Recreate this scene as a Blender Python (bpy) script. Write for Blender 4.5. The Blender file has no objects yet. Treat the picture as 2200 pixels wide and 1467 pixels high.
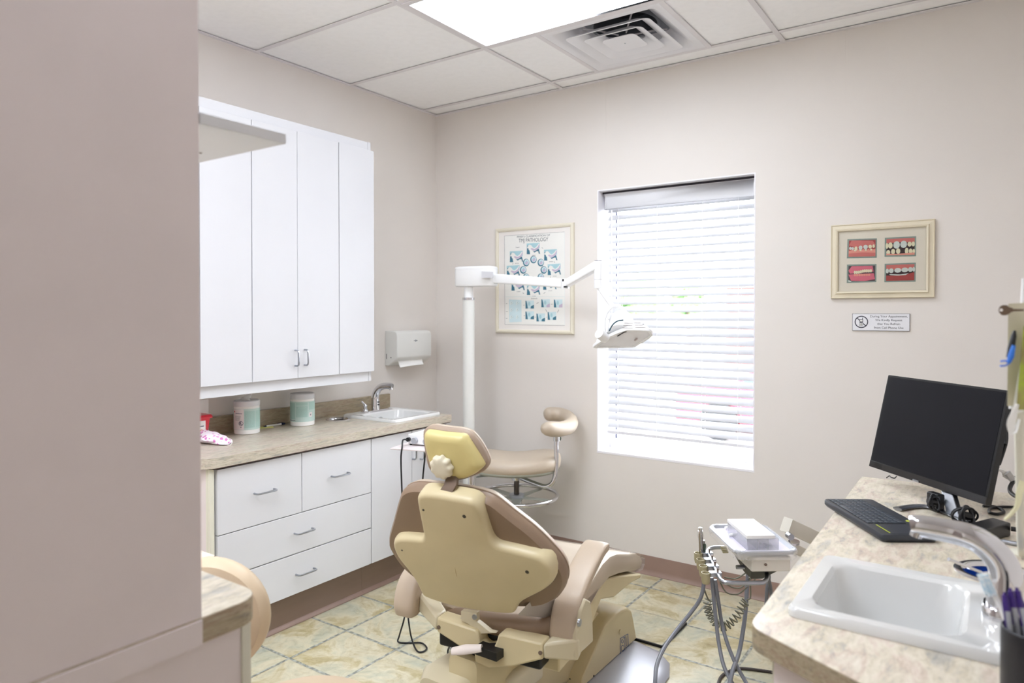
import bpy, bmesh, math, random
from mathutils import Vector, Matrix
random.seed(7)
scn = bpy.context.scene
COL = scn.collection
# ------------------------------------------------------------------ camera
FPX, YAW, PIT = 1496.49, -0.6073, -0.0131
PX0, PY0 = 1100 - 2.82, 733.5 - 40.70
CAM = Vector((3.0178, -3.4852, 1.4025))
FW = Vector((math.sin(YAW)*math.cos(PIT), math.cos(YAW)*math.cos(PIT), math.sin(PIT)))
RT = Vector((math.cos(YAW), -math.sin(YAW), 0)); UP = RT.cross(FW)
cd = bpy.data.cameras.new('camera'); cam = bpy.data.objects.new('camera', cd); COL.objects.link(cam)
mt = Matrix((RT, UP, -FW)).transposed().to_4x4(); mt.translation = CAM
cam.matrix_world = mt
cd.sensor_width = 36; cd.lens = FPX/2200*36
cd.shift_x = 2.82/2200; cd.shift_y = -40.70/2200
cd.clip_start = 0.05
cd.dof.use_dof = True; cd.dof.focus_distance = 2.6; cd.dof.aperture_fstop = 3.0
scn.camera = cam
# ------------------------------------------------------------------ world, light level
SKY = 9.0
PANEL = 6.3
w = bpy.data.worlds.new('daylight'); scn.world = w; w.use_nodes = True
w.node_tree.nodes['Background'].inputs[0].default_value = (0.90, 0.95, 1.0, 1)
w.node_tree.nodes['Background'].inputs[1].default_value = SKY
scn.view_settings.view_transform = 'Standard'; scn.view_settings.look = 'None'
scn.view_settings.gamma = 1; scn.view_settings.exposure = 0.94
try: scn.view_settings.use_curve_mapping = False
except Exception: pass
scn.cycles.max_bounces = 12; scn.cycles.diffuse_bounces = 6; scn.cycles.transparent_max_bounces = 16
scn.cycles.sample_clamp_indirect = 8
scn.cycles.use_denoising = True

# ------------------------------------------------------------------ point helpers (rays of the photograph's lens met with real planes)
def ray(x, y): return FW + RT*((x-PX0)/FPX) - UP*((y-PY0)/FPX)
def P(x, y, ax, val):
    d = ray(x, y); i = 'xyz'.index(ax); t = (val-CAM[i])/d[i]; return CAM + d*t
def D(x, y, dist): return CAM + ray(x, y)*dist

# ------------------------------------------------------------------ materials
def lin(c):
    return tuple(((v/255)/12.92 if v/255 <= .04045 else (((v/255)+.055)/1.055)**2.4) for v in c) + (1,)
MATS = {}
def M(name, rgb, rough=.5, metal=0, var=.04, scale=12, bump=0, coat=0, spec=.5, stretch=(1,1,1), rgb2=None, emit=0, trans=0, alpha=1, bscale=None):
    if name in MATS: return MATS[name]
    m = bpy.data.materials.new(name); m.use_nodes = True; nt = m.node_tree; b = nt.nodes['Principled BSDF']
    tc = nt.nodes.new('ShaderNodeTexCoord'); mp = nt.nodes.new('ShaderNodeMapping'); mp.inputs['Scale'].default_value = stretch
    nt.links.new(tc.outputs['Object'], mp.inputs[0])
    n = nt.nodes.new('ShaderNodeTexNoise'); n.inputs['Scale'].default_value = scale; n.inputs['Detail'].default_value = 5
    nt.links.new(mp.outputs[0], n.inputs['Vector'])
    r = nt.nodes.new('ShaderNodeValToRGB'); c = lin(rgb)
    if rgb2: c2 = lin(rgb2)
    else: c2 = tuple(min(1, v*(1+var)) for v in c[:3])+(1,)
    r.color_ramp.elements[0].color = tuple(v*(1-var) for v in c[:3])+(1,) if not rgb2 else c
    r.color_ramp.elements[1].color = c2; r.color_ramp.elements[0].position = .35; r.color_ramp.elements[1].position = .65
    nt.links.new(n.outputs[0], r.inputs[0]); nt.links.new(r.outputs[0], b.inputs['Base Color'])
    b.inputs['Roughness'].default_value = rough; b.inputs['Metallic'].default_value = metal
    b.inputs['Specular IOR Level'].default_value = spec; b.inputs['Coat Weight'].default_value = coat
    b.inputs['Transmission Weight'].default_value = trans; b.inputs['Alpha'].default_value = alpha
    if bump:
        n2 = nt.nodes.new('ShaderNodeTexNoise'); n2.inputs['Scale'].default_value = bscale or scale*8; n2.inputs['Detail'].default_value = 3
        nt.links.new(tc.outputs['Object'], n2.inputs['Vector'])
        bp = nt.nodes.new('ShaderNodeBump'); bp.inputs['Strength'].default_value = bump; bp.inputs['Distance'].default_value = .002
        nt.links.new(n2.outputs[0], bp.inputs['Height']); nt.links.new(bp.outputs[0], b.inputs['Normal'])
    if emit:
        b.inputs['Emission Color'].default_value = c; b.inputs['Emission Strength'].default_value = emit
    MATS[name] = m; return m
m_wall = M('wall_paint', (228,222,216), .7, var=.01, scale=3, bump=.15, bscale=250, spec=.25)
m_ceil = M('ceiling_tile', (249,248,248), .85, var=.015, scale=30, bump=.25, bscale=400, spec=.2)
m_tee = M('painted_steel', (226,222,224), .45, var=.01)
m_white = M('white_laminate', (217,217,220), .38, var=.008, scale=4)
m_cream = M('cream_edge', (222,219,203), .5, var=.02)
m_pink = M('pinkish_laminate', (226,215,214), .55, var=.02, scale=6, bump=.1, bscale=500)
m_base = M('vinyl_cove', (148,122,110), .45, var=.04, scale=8)
m_kick = M('brown_kick', (134,113,100), .45, var=.08, scale=6, stretch=(1,.3,2))
m_chrome = M('chrome', (214,214,218), .07, 1, var=.02)
m_brush = M('satin_steel', (176,180,188), .28, 1, var=.03, scale=40)
m_alu = M('grey_enamel', (176,179,186), .35, .35, var=.03)
m_black = M('black_plastic', (15,15,18), .4, var=.1)
m_rub = M('black_rubber', (14,14,18), .5, var=.1)
m_screen = M('dark_screen', (13,13,20), .35, var=.05, spec=.2)
m_porc = M('white_porcelain', (221,221,219), .12, var=.01, coat=.3)
m_shell = M('beige_plastic', (212,197,158), .38, var=.02, scale=9, bump=.06, bscale=350)
m_shell2 = M('pale_beige_enamel', (208,197,168), .33, var=.02, scale=7)
m_ivory_e = M('ivory_enamel', (220,215,203), .35, var=.015)
m_yshell = M('yellowed_plastic', (214,198,136), .36, var=.03, scale=5)
m_vinyl = M('tan_vinyl_half_shaded', (164,143,124), .42, var=.02, scale=7, bump=.12, bscale=260)  # chair vinyl again, some shade of the headrest's rear put into the colour
m_rearv = M('tan_vinyl_shaded', (140,117,96), .42, var=.02, scale=7, bump=.12, bscale=260)  # same chair vinyl, darkened to paint in the shade on its rear faces
m_armv = M('mid_tan_vinyl', (192,174,153), .34, var=.02, scale=7, bump=.1, bscale=260)
m_seatv = M('light_tan_vinyl', (188,173,154), .4, var=.02, scale=7, bump=.1, bscale=260)
m_strap = M('brown_bracket', (122,104,90), .35, .2, var=.05)
m_knob = M('ivory_knob', (222,213,190), .45, var=.02)
m_lampw = M('lamp_white', (242,242,242), .3, var=.01)
m_pole = M('pole_white', (226,226,222), .3, var=.01)
m_iv = M('ivory_frame', (226,219,200), .4, var=.02)
m_grey = M('grey_hose', (122,124,132), .45, var=.04)
m_olive = M('olive_hose', (118,116,98), .45, var=.05)
m_tooltan = M('tan_holder', (172,162,128), .5, var=.04)
m_red = M('red_plastic', (206,26,50), .3, var=.04, coat=.3)
m_teal = M('teal_print', (176,208,200), .5, var=.02)
m_dkplate = M('grey_plate', (170,171,180), .35, .3, var=.05, scale=6)
m_navy = M('navy_print', (28,42,84), .5)
m_orange = M('orange_print', (235,112,40), .5)
m_yellow = M('pale_yellow_paper', (236,236,150), .7)
m_blue = M('blue_glove', (24,92,196), .45, rgb2=(60,140,235), scale=25)
m_purple = M('purple_plastic', (62,38,120), .35)
m_paper = M('white_paper', (244,243,240), .8, var=.01)
m_frosted = M('clear_plastic', (240,240,245), .15, var=.01, trans=.6, alpha=.45)
m_wrap = M('plastic_wrap', (245,245,248), .12, var=.01, alpha=.28, bump=.8, bscale=60)
m_lav = M('lavender_paper', (222,216,232), .7, var=.02)

def laminate(name, stretch, dark=1.0, tint=(1,1,1), k1=7, k2=26):
    m = bpy.data.materials.new(name); m.use_nodes = True; nt = m.node_tree; b = nt.nodes['Principled BSDF']
    tc = nt.nodes.new('ShaderNodeTexCoord'); mp = nt.nodes.new('ShaderNodeMapping'); mp.inputs['Scale'].default_value = stretch
    nt.links.new(tc.outputs['Object'], mp.inputs[0])
    def noise(s, d=6, rg=.6):
        n = nt.nodes.new('ShaderNodeTexNoise'); n.inputs['Scale'].default_value = s; n.inputs['Detail'].default_value = d; n.inputs['Roughness'].default_value = rg
        n.inputs['Distortion'].default_value = .4
        nt.links.new(mp.outputs[0], n.inputs['Vector']); return n
    def ramp(n, stops):
        r = nt.nodes.new('ShaderNodeValToRGB'); e = r.color_ramp.elements
        while len(e) < len(stops): e.new(.5)
        for k, (p, c) in enumerate(stops):
            e[k].position = p; e[k].color = tuple(min(1,v*dark*t_) for v, t_ in zip(lin(c)[:3], tint))+(1,)
        nt.links.new(n.outputs[0], r.inputs[0]); return r
    r1 = ramp(noise(k1), [(.34,(150,152,154)),(.44,(206,196,174)),(.51,(224,216,200)),(.59,(200,176,164)),(.70,(226,220,208))])
    r2 = ramp(noise(k2, 8, .75), [(.34,(124,128,134)),(.45,(198,190,170)),(.58,(228,222,210)),(.74,(194,168,154))])
    mx = nt.nodes.new('ShaderNodeMixRGB'); mx.inputs[0].default_value = .5
    nt.links.new(r1.outputs[0], mx.inputs[1]); nt.links.new(r2.outputs[0], mx.inputs[2])
    nt.links.new(mx.outputs[0], b.inputs['Base Color']); b.inputs['Roughness'].default_value = .33
    return m
m_lamL = laminate('laminate_long_dimmed', (5, 1.1, 9), .84, (1,.98,.95))  # near counter's laminate again, its weaker light put in as a darker colour
m_lamS = laminate('laminate_brown_shaded', (5, 1.1, 9), .60, (1,.90,.74))  # browner laminate, with the shade on upright faces put into its dark tone
m_lamR = laminate('laminate_grain_cross', (2.4, .8, 3), 1.06, (1,.98,.95), 8, 20)

def floor_material():
    m = bpy.data.materials.new('stone_look_tile'); m.use_nodes = True; nt = m.node_tree; b = nt.nodes['Principled BSDF']
    L = nt.links.new
    tc = nt.nodes.new('ShaderNodeTexCoord')
    mp = nt.nodes.new('ShaderNodeMapping'); s = .3033
    mp.inputs['Location'].default_value = (-.6729/s, 1.6875/s, 0); mp.inputs['Scale'].default_value = (1/s, 1/s, 1)
    L(tc.outputs['Object'], mp.inputs[0])
    # slightly wavering grout
    nw = nt.nodes.new('ShaderNodeTexNoise'); nw.inputs['Scale'].default_value = 9; nw.inputs['Detail'].default_value = 4
    L(mp.outputs[0], nw.inputs['Vector'])
    vm = nt.nodes.new('ShaderNodeVectorMath'); vm.operation = 'MULTIPLY_ADD'
    vm.inputs[1].default_value = (.016,.016,0)
    L(nw.outputs['Color'], vm.inputs[0]); L(mp.outputs[0], vm.inputs[2])
    sub = nt.nodes.new('ShaderNodeVectorMath'); sub.operation = 'SUBTRACT'; sub.inputs[1].default_value = (.008,.008,0)
    L(vm.outputs[0], sub.inputs[0])
    sx = nt.nodes.new('ShaderNodeSeparateXYZ'); L(sub.outputs[0], sx.inputs[0])
    def mth(op, a, bb=None):
        n = nt.nodes.new('ShaderNodeMath'); n.operation = op
        if isinstance(a, (int,float)): n.inputs[0].default_value = a
        else: L(a, n.inputs[0])
        if bb is not None:
            if isinstance(bb, (int,float)): n.inputs[1].default_value = bb
            else: L(bb, n.inputs[1])
        return n.outputs[0]
    def edge(o):
        f = mth('FRACT', o); return mth('MINIMUM', f, mth('SUBTRACT', 1.0, f))
    e = mth('MINIMUM', edge(sx.outputs[0]), edge(sx.outputs[1]))
    g = nt.nodes.new('ShaderNodeValToRGB'); el = g.color_ramp.elements
    el[0].position = .015; el[0].color = (1,1,1,1); el[1].position = .026; el[1].color = (0,0,0,1); L(e, g.inputs[0])
    # tile id offset
    fx = mth('FLOOR', sx.outputs[0]); fy = mth('FLOOR', sx.outputs[1])
    cb = nt.nodes.new('ShaderNodeCombineXYZ'); L(fx, cb.inputs[0]); L(fy, cb.inputs[1])
    wn = nt.nodes.new('ShaderNodeTexWhiteNoise'); L(cb.outputs[0], wn.inputs['Vector'])
    off = nt.nodes.new('ShaderNodeVectorMath'); off.operation = 'MULTIPLY_ADD'; off.inputs[1].default_value = (7,7,7)
    L(wn.outputs['Color'], off.inputs[0]); L(mp.outputs[0], off.inputs[2])
    def noise(s, d, ds=.8):
        n = nt.nodes.new('ShaderNodeTexNoise'); n.inputs['Scale'].default_value = s; n.inputs['Detail'].default_value = d; n.inputs['Distortion'].default_value = ds
        n.inputs['Roughness'].default_value = .62
        L(off.outputs[0], n.inputs['Vector']); return n
    n1 = noise(1.5, 6, 1.0); r1 = nt.nodes.new('ShaderNodeValToRGB'); e1 = r1.color_ramp.elements
    for _ in range(3): e1.new(.5)
    for k,(p,c) in enumerate([(.26,(160,170,162)),(.40,(184,184,160)),(.51,(208,199,170)),(.60,(178,162,112)),(.72,(150,130,82))]):
        e1[k].position = p; e1[k].color = lin(c)
    L(n1.outputs[0], r1.inputs[0])
    n2 = noise(5, 8, 1.4); r2 = nt.nodes.new('ShaderNodeValToRGB'); e2 = r2.color_ramp.elements
    e2.new(.5)
    for k,(p,c) in enumerate([(.33,(142,132,98)),(.5,(194,187,162)),(.68,(214,208,188))]):
        e2[k].position = p; e2[k].color = lin(c)
    L(n2.outputs[0], r2.inputs[0])
    mx = nt.nodes.new('ShaderNodeMixRGB'); mx.inputs[0].default_value = .34; L(r1.outputs[0], mx.inputs[1]); L(r2.outputs[0], mx.inputs[2])
    ng = nt.nodes.new('ShaderNodeTexNoise'); ng.inputs['Scale'].default_value = 14; L(mp.outputs[0], ng.inputs['Vector'])
    rg = nt.nodes.new('ShaderNodeValToRGB'); rg.color_ramp.elements[0].position=.42; rg.color_ramp.elements[1].position=.6
    rg.color_ramp.elements[0].color = lin((124,126,118)); rg.color_ramp.elements[1].color = lin((176,178,168)); L(ng.outputs[0], rg.inputs[0])
    mg = nt.nodes.new('ShaderNodeMixRGB'); L(g.outputs[0], mg.inputs[0]); L(mx.outputs[0], mg.inputs[1]); L(rg.outputs[0], mg.inputs[2])
    L(mg.outputs[0], b.inputs['Base Color'])
    b.inputs['Roughness'].default_value = .28
    bp = nt.nodes.new('ShaderNodeBump'); bp.inputs['Strength'].default_value = .35; bp.inputs['Distance'].default_value = .004
    hh = mth('SUBTRACT', mth('MULTIPLY', n2.outputs[0], .4), g.outputs[0]); L(hh, bp.inputs['Height']); L(bp.outputs[0], b.inputs['Normal'])
    return m
m_floor = floor_material()

def blind_material():
    m = bpy.data.materials.new('blind_slat'); m.use_nodes = True; nt = m.node_tree; b = nt.nodes['Principled BSDF']
    b.inputs['Base Color'].default_value = (.88,.88,.9,1); b.inputs['Roughness'].default_value = .4
    t = nt.nodes.new('ShaderNodeBsdfTranslucent'); t.inputs[0].default_value = (.13,.13,.14,1)
    n = nt.nodes.new('ShaderNodeTexNoise'); n.inputs['Scale'].default_value = 3
    mr = nt.nodes.new('ShaderNodeMapRange'); mr.inputs[3].default_value = .42; mr.inputs[4].default_value = .48
    nt.links.new(n.outputs[0], mr.inputs[0])
    mx = nt.nodes.new('ShaderNodeMixShader'); nt.links.new(mr.outputs[0], mx.inputs[0])
    nt.links.new(b.outputs[0], mx.inputs[1]); nt.links.new(t.outputs[0], mx.inputs[2])
    nt.links.new(mx.outputs[0], nt.nodes['Material Output'].inputs[0]); return m
m_slat = blind_material()
def glass_material():
    m = bpy.data.materials.new('window_glass'); m.use_nodes = True; nt = m.node_tree
    nt.nodes.remove(nt.nodes['Principled BSDF'])
    t = nt.nodes.new('ShaderNodeBsdfTransparent'); g = nt.nodes.new('ShaderNodeBsdfGlossy'); g.inputs['Roughness'].default_value = .02
    l = nt.nodes.new('ShaderNodeLayerWeight'); l.inputs[0].default_value = .2
    t.inputs[0].default_value = (.985,.985,.985,1)
    mr = nt.nodes.new('ShaderNodeMath'); mr.operation = 'MULTIPLY'; mr.inputs[1].default_value = .5
    nt.links.new(l.outputs['Fresnel'], mr.inputs[0])
    mx = nt.nodes.new('ShaderNodeMixShader'); nt.links.new(mr.outputs[0], mx.inputs[0]); nt.links.new(t.outputs[0], mx.inputs[1]); nt.links.new(g.outputs[0], mx.inputs[2])
    nt.links.new(mx.outputs[0], nt.nodes['Material Output'].inputs[0]); return m
m_glass = glass_material()
def emission(name, rgb, s):
    m = bpy.data.materials.new(name); m.use_nodes = True; nt = m.node_tree; nt.nodes.remove(nt.nodes['Principled BSDF'])
    e = nt.nodes.new('ShaderNodeEmission'); e.inputs[0].default_value = lin(rgb); e.inputs[1].default_value = s
    nt.links.new(e.outputs[0], nt.nodes['Material Output'].inputs[0]); return m
m_diff = emission('lit_diffuser', (236,244,255), PANEL)
m_diff2 = emission('fill_diffuser_rear', (236,244,255), PANEL*1.9)  # stronger emission for the added fill panels out of view

# ------------------------------------------------------------------ mesh helpers
def new(): return bmesh.new()
def obj(name, bm, mat, parent=None, smooth=False, bevel=0, seg=2):
    bmesh.ops.remove_doubles(bm, verts=bm.verts, dist=1e-6)
    bmesh.ops.recalc_face_normals(bm, faces=bm.faces)
    me = bpy.data.meshes.new(name); bm.to_mesh(me); bm.free()
    for m in (mat if isinstance(mat, (list,tuple)) else [mat]): me.materials.append(m)
    o = bpy.data.objects.new(name, me); COL.objects.link(o)
    if smooth:
        me.polygons.foreach_set('use_smooth', [True]*len(me.polygons))
        try: me.set_sharp_from_angle(angle=math.radians(38))
        except Exception: pass
    if bevel:
        md = o.modifiers.new('bevel', 'BEVEL'); md.width = bevel; md.segments = seg; md.limit_method = 'ANGLE'; md.angle_limit = math.radians(40)
        if not smooth:
            me.polygons.foreach_set('use_smooth', [True]*len(me.polygons))
            md.harden_normals = True
    if parent is not None: attach(o, parent)
    return o
def attach(o, parent):
    o.parent = parent
    if parent.type == 'EMPTY': o.matrix_parent_inverse = Matrix.Translation(parent.location).inverted()
def thing(name, loc, label, cat, group=None):
    o = bpy.data.objects.new(name, None); COL.objects.link(o); o.location = loc; o.empty_display_size = .1
    o['label'] = label; o['category'] = cat
    if group: o['group'] = group
    return o
def tag(o, label, cat, group=None, kind=None):
    o['label'] = label; o['category'] = cat
    if group: o['group'] = group
    if kind: o['kind'] = kind
    return o
def struct(o): o['kind'] = 'structure'; return o
def box(bm, x0, x1, y0, y1, z0, z1, mi=0, mtx=None):
    vs = [bm.verts.new((x, y, z)) for z in (z0, z1) for y in (y0, y1) for x in (x0, x1)]
    fs = [bm.faces.new([vs[k] for k in f]) for f in ((0,2,3,1),(4,5,7,6),(0,1,5,4),(2,6,7,3),(0,4,6,2),(1,3,7,5))]
    for f in fs: f.material_index = mi
    if mtx is not None: bmesh.ops.transform(bm, matrix=mtx, verts=vs)
    return vs
def loft(bm, rings, closed=True, cap=True, mi=0):
    R = [[bm.verts.new(p) for p in r] for r in rings]
    n = len(R[0])
    for a, b in zip(R[:-1], R[1:]):
        for i in range(n if closed else n-1):
            j = (i+1) % n
            try: bm.faces.new((a[i], a[j], b[j], b[i])).material_index = mi
            except ValueError: pass
    if cap and closed:
        for r in (R[0], R[-1]):
            try: bm.faces.new(r).material_index = mi
            except ValueError: pass
    return R
def spline(pts, n=8, closed=False):
    pts = [Vector(p) for p in pts]; out = []; N = len(pts)
    rng = range(N if closed else N-1)
    for i in rng:
        if closed: p0, p1, p2, p3 = pts[(i-1)%N], pts[i], pts[(i+1)%N], pts[(i+2)%N]
        else: p0, p1, p2, p3 = pts[max(i-1,0)], pts[i], pts[i+1], pts[min(i+2,N-1)]
        for k in range(n):
            t = k/n
            out.append(.5*((2*p1)+(p2-p0)*t+(2*p0-5*p1+4*p2-p3)*t*t+(3*p1-p0-3*p2+p3)*t**3))
    if not closed: out.append(pts[-1])
    return out
def tube(bm, pts, r, seg=10, closed=False, mi=0, ry=None, upv=None):
    pts = [Vector(p) for p in pts]; N = len(pts); rings = []
    ref = Vector(upv) if upv else None
    prev = None
    for i, p in enumerate(pts):
        if closed: t = (pts[(i+1)%N]-pts[(i-1)%N])
        else: t = pts[min(i+1,N-1)]-pts[max(i-1,0)]
        t.normalize()
        if ref is not None: a = t.cross(ref)
        elif prev is None: a = t.orthogonal()
        else: a = prev - t*prev.dot(t)
        if a.length < 1e-6: a = t.orthogonal()
        a.normalize(); prev = a; b = t.cross(a)
        rr = r[i] if isinstance(r, (list,tuple)) else r
        r2 = (ry[i] if isinstance(ry,(list,tuple)) else ry) if ry is not None else rr
        rings.append([p + a*math.cos(2*math.pi*k/seg)*rr + b*math.sin(2*math.pi*k/seg)*r2 for k in range(seg)])
    if closed:
        rings.append(rings[0]); loft(bm, rings, cap=False, mi=mi)
    else: loft(bm, rings, mi=mi)
def lathe(bm, prof, c=(0,0,0), seg=32, mi=0, mtx=None, capends=True):
    rings = []
    for r, z in prof:
        ring = [Vector((c[0]+r*math.cos(2*math.pi*k/seg), c[1]+r*math.sin(2*math.pi*k/seg), c[2]+z)) for k in range(seg)]
        if mtx is not None: ring = [mtx @ p for p in ring]
        rings.append(ring)
    loft(bm, rings, cap=capends, mi=mi)
def cyl(bm, a, b, r, seg=16, r2=None, mi=0):
    a, b = Vector(a), Vector(b); t = (b-a).normalized(); u = t.orthogonal().normalized(); v = t.cross(u)
    r2 = r if r2 is None else r2
    loft(bm, [[p+u*math.cos(2*math.pi*k/seg)*q+v*math.sin(2*math.pi*k/seg)*q for k in range(seg)] for p, q in ((a,r),(b,r2))], mi=mi)
def inset2(poly, d):
    n = len(poly); area = sum(poly[i][0]*poly[(i+1)%n][1]-poly[(i+1)%n][0]*poly[i][1] for i in range(n))
    sg = 1 if area > 0 else -1; out = []
    for i in range(n):
        p0, p1, p2 = Vector(poly[i-1][:2]), Vector(poly[i][:2]), Vector(poly[(i+1)%n][:2])
        e1, e2 = (p1-p0), (p2-p1)
        if e1.length < 1e-9 or e2.length < 1e-9: out.append(tuple(p1)); continue
        e1.normalize(); e2.normalize()
        n1 = Vector((-e1.y, e1.x))*sg; n2 = Vector((-e2.y, e2.x))*sg
        nn = n1+n2
        if nn.length < 1e-6: nn = n1
        nn.normalize(); k = d/max(.5, nn.dot(n1)); q = p1+nn*k; out.append((q.x, q.y))
    return out
def pillow(bm, outline, prof, fn, mi=0):
    """outline 2D, prof = [(inset, height)], fn(a, b, h) -> world point"""
    loft(bm, [[fn(a, b, h) for a, b in inset2(outline, d)] for d, h in prof], mi=mi)
def pillow_s(bm, outline, prof, fn, mi=0):
    cx = sum(a for a,b in outline)/len(outline); cy = sum(b for a,b in outline)/len(outline)
    R = sum(math.hypot(a-cx,b-cy) for a,b in outline)/len(outline)
    loft(bm, [[fn(cx+(a-cx)*(1-d/R), cy+(b-cy)*(1-d/R), h) for a, b in outline] for d, h in prof], mi=mi)
def smooth2(pts, n=5): return [(p.x, p.y) for p in spline([(a,b,0) for a,b in pts], n, True)]
def rrect(x0, x1, y0, y1, r, n=5):
    out = []
    for cx, cy, a0 in ((x1-r,y1-r,0),(x0+r,y1-r,90),(x0+r,y0+r,180),(x1-r,y0+r,270)):
        for k in range(n+1):
            a = math.radians(a0+90*k/n); out.append((cx+r*math.cos(a), cy+r*math.sin(a)))
    return out
def text_bm(s, size, fn, bold=0, align='CENTER', extr=0, space=1.0):
    cu = bpy.data.curves.new('t', 'FONT'); cu.body = s; cu.size = size; cu.align_x = align; cu.offset = bold; cu.space_character = space
    o = bpy.data.objects.new('t', cu); COL.objects.link(o); dg = bpy.context.evaluated_depsgraph_get(); dg.update()
    me = bpy.data.meshes.new_from_object(o.evaluated_get(dg)); bpy.data.objects.remove(o)
    bm = bmesh.new(); bm.from_mesh(me); bpy.data.meshes.remove(me)
    for v in bm.verts: v.co = fn(v.co.x, v.co.y)
    return bm
def merge(dst, src):
    me = bpy.data.meshes.new('x'); src.to_mesh(me); src.free(); dst.from_mesh(me); bpy.data.meshes.remove(me)
def cut(o, cutter_bm):
    me = bpy.data.meshes.new('cut'); bmesh.ops.recalc_face_normals(cutter_bm, faces=cutter_bm.faces); cutter_bm.to_mesh(me); cutter_bm.free()
    c = bpy.data.objects.new('cut', me); COL.objects.link(c)
    md = o.modifiers.new('b', 'BOOLEAN'); md.operation = 'DIFFERENCE'; md.object = c; md.solver = 'EXACT'
    dg = bpy.context.evaluated_depsgraph_get(); dg.update()
    n = bpy.data.meshes.new_from_object(o.evaluated_get(dg)); o.modifiers.remove(md); old = o.data; o.data = n
    bpy.data.objects.remove(c)

# ------------------------------------------------------------------ ROOM SHELL
H = 2.6925; T = .6096; GA = .1414; XA = .9634
XR, YF = 3.36, -6.2
WL, WR, WB, WT = 1.187, 2.0534, .6208, 2.0912     # window opening
RV = .215
bm = new(); box(bm, -.12, XR+.12, YF-.12, .3, -.1, 0); struct(obj('floor', bm, m_floor))
bm = new(); box(bm, -.12, 0, YF, .12, 0, H+.15); struct(obj('wall_left', bm, m_wall))
bm = new(); box(bm, XR, XR+.12, YF, .12, 0, H+.15); struct(obj('wall_right', bm, m_wall))
bm = new(); box(bm, -.12, XR+.12, YF-.12, YF, 0, H+.15); struct(obj('wall_front', bm, m_wall))
bm = new()
box(bm, 0, WL, 0, RV, 0, H+.15); box(bm, WR, XR, 0, RV, 0, H+.15); box(bm, WL, WR, 0, RV, 0, WB); box(bm, WL, WR, 0, RV, WT, H+.15)
for px in (1302, 1815): # paper seams of the wall covering
    x = P(px, 200, 'y', 0).x; box(bm, x-.0008, x+.0008, -.0008, 0, 2.36, H)
struct(obj('wall_back', bm, m_wall))
# ceiling of lay-in tiles, T grid
xs = sorted([XA+k*2*T for k in (-1,0,1,2)]); ys = [-GA-k*T for k in range(0, 11)]
VX0 = XA+.2988; VX1 = VX0+T
bm = new()
zt = H+.007
for i, (xa, xb) in enumerate([(0,XA),(XA,XA+2*T),(XA+2*T,XR)]):
    yy = [0]+ys
    for j in range(len(yy)-1):
        y1, y0 = yy[j], max(yy[j+1], YF)
        if y0 >= y1: continue
        if i == 1 and j in (2, 5, 7): continue                         # luminaire
        if i == 1 and j == 1:
            box(bm, xa, VX0, y0, y1, zt, zt+.015); box(bm, VX1, xb, y0, y1, zt, zt+.015); continue
        box(bm, xa, xb, y0, y1, zt, zt+.015)
box(bm, -.1, XR+.1, YF, .2, H+.2, H+.22)
struct(obj('ceiling', bm, m_ceil))
bm = new(); hw = .012
for x in (XA, XA+2*T): box(bm, x-hw, x+hw, YF, 0, H, H+.003); box(bm, x-.003, x+.003, YF, 0, H+.003, H+.03)
for y in ys:
    if y > YF: box(bm, 0, XR, y-hw, y+hw, H+.0005, H+.0035)
for x in (VX0, VX1): box(bm, x-hw, x+hw, -GA-T, -GA, H+.0003, H+.0033)
struct(obj('trim_1', bm, m_tee))
bm = new(); e = .022
box(bm, 0, e, YF, 0, H, H+.003); box(bm, 0, .002, YF, 0, H-.0005, H+.02)
box(bm, 0, XR, -e, 0, H-.0004, H+.0028); box(bm, 0, XR, -.002, 0, H-.001, H+.02); box(bm, XR-e, XR, YF, 0, H, H+.003)
struct(obj('trim_2', bm, m_tee))
# base of coved vinyl along the walls
def cove(name, x0, y0, x1, y1, nx, ny):
    bm = new(); prof = [(0,0),(.016,0),(.016,.003),(.007,.012),(.004,.03),(.004,.098),(.003,.101),(0,.101)]
    loft(bm, [[Vector((x+nx*a, y+ny*a, b)) for a, b in prof] for x, y in ((x0,y0),(x1,y1))])
    return struct(obj(name, bm, m_base, smooth=True))
cove('baseboard_back', 0, 0, XR, 0, 0, -1); cove('baseboard_left', 0, -.5, 0, 0, 1, 0); cove('baseboard_right', XR, YF, XR, 0, -1, 0)
# window: painted reveal lining, sash frame, glass, sill
win = struct(thing('window_1', ((WL+WR)/2, .12, WB), 'white framed window with bright daylight behind a closed blind', 'window')); del win['category'], win['label']
m_reveal = M('reveal_paint', (240,238,242), .5, var=.01)
bm = new(); t = .006
box(bm, WL, WL+t, -.001, RV, WB, WT); box(bm, WR-t, WR, -.001, RV, WB, WT); box(bm, WL+t, WR-t, -.001, RV, WT-t, WT)
obj('window_lining', bm, m_reveal, win)
bm = new(); box(bm, WL, WR, -.002, RV, WB-.002, WB+.012); obj('window_sill', bm, m_reveal, win, bevel=.003)
m_vinylw = M('vinyl_window', (244,244,246), .35, var=.01)
fy0, fy1 = .15, .205
bm = new(); fw_ = .045
box(bm, WL+t, WL+fw_, fy0, fy1, WB+.012, WT-t); box(bm, WR-fw_, WR-t, fy0, fy1, WB+.012, WT-t)
box(bm, WL+fw_, WR-fw_, fy0, fy1, WB+.012, WB+.065); box(bm, WL+fw_, WR-fw_, fy0, fy1, WT-.05, WT-t)
box(bm, WL+fw_, WR-fw_, fy0+.01, fy1-.01, 1.335, 1.375)
obj('window_frame', bm, m_vinylw, win, bevel=.004)
bm = new(); box(bm, WL+fw_, WR-fw_, .180, .184, WB+.065, WT-.05); obj('glass', bm, m_glass, win)
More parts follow.
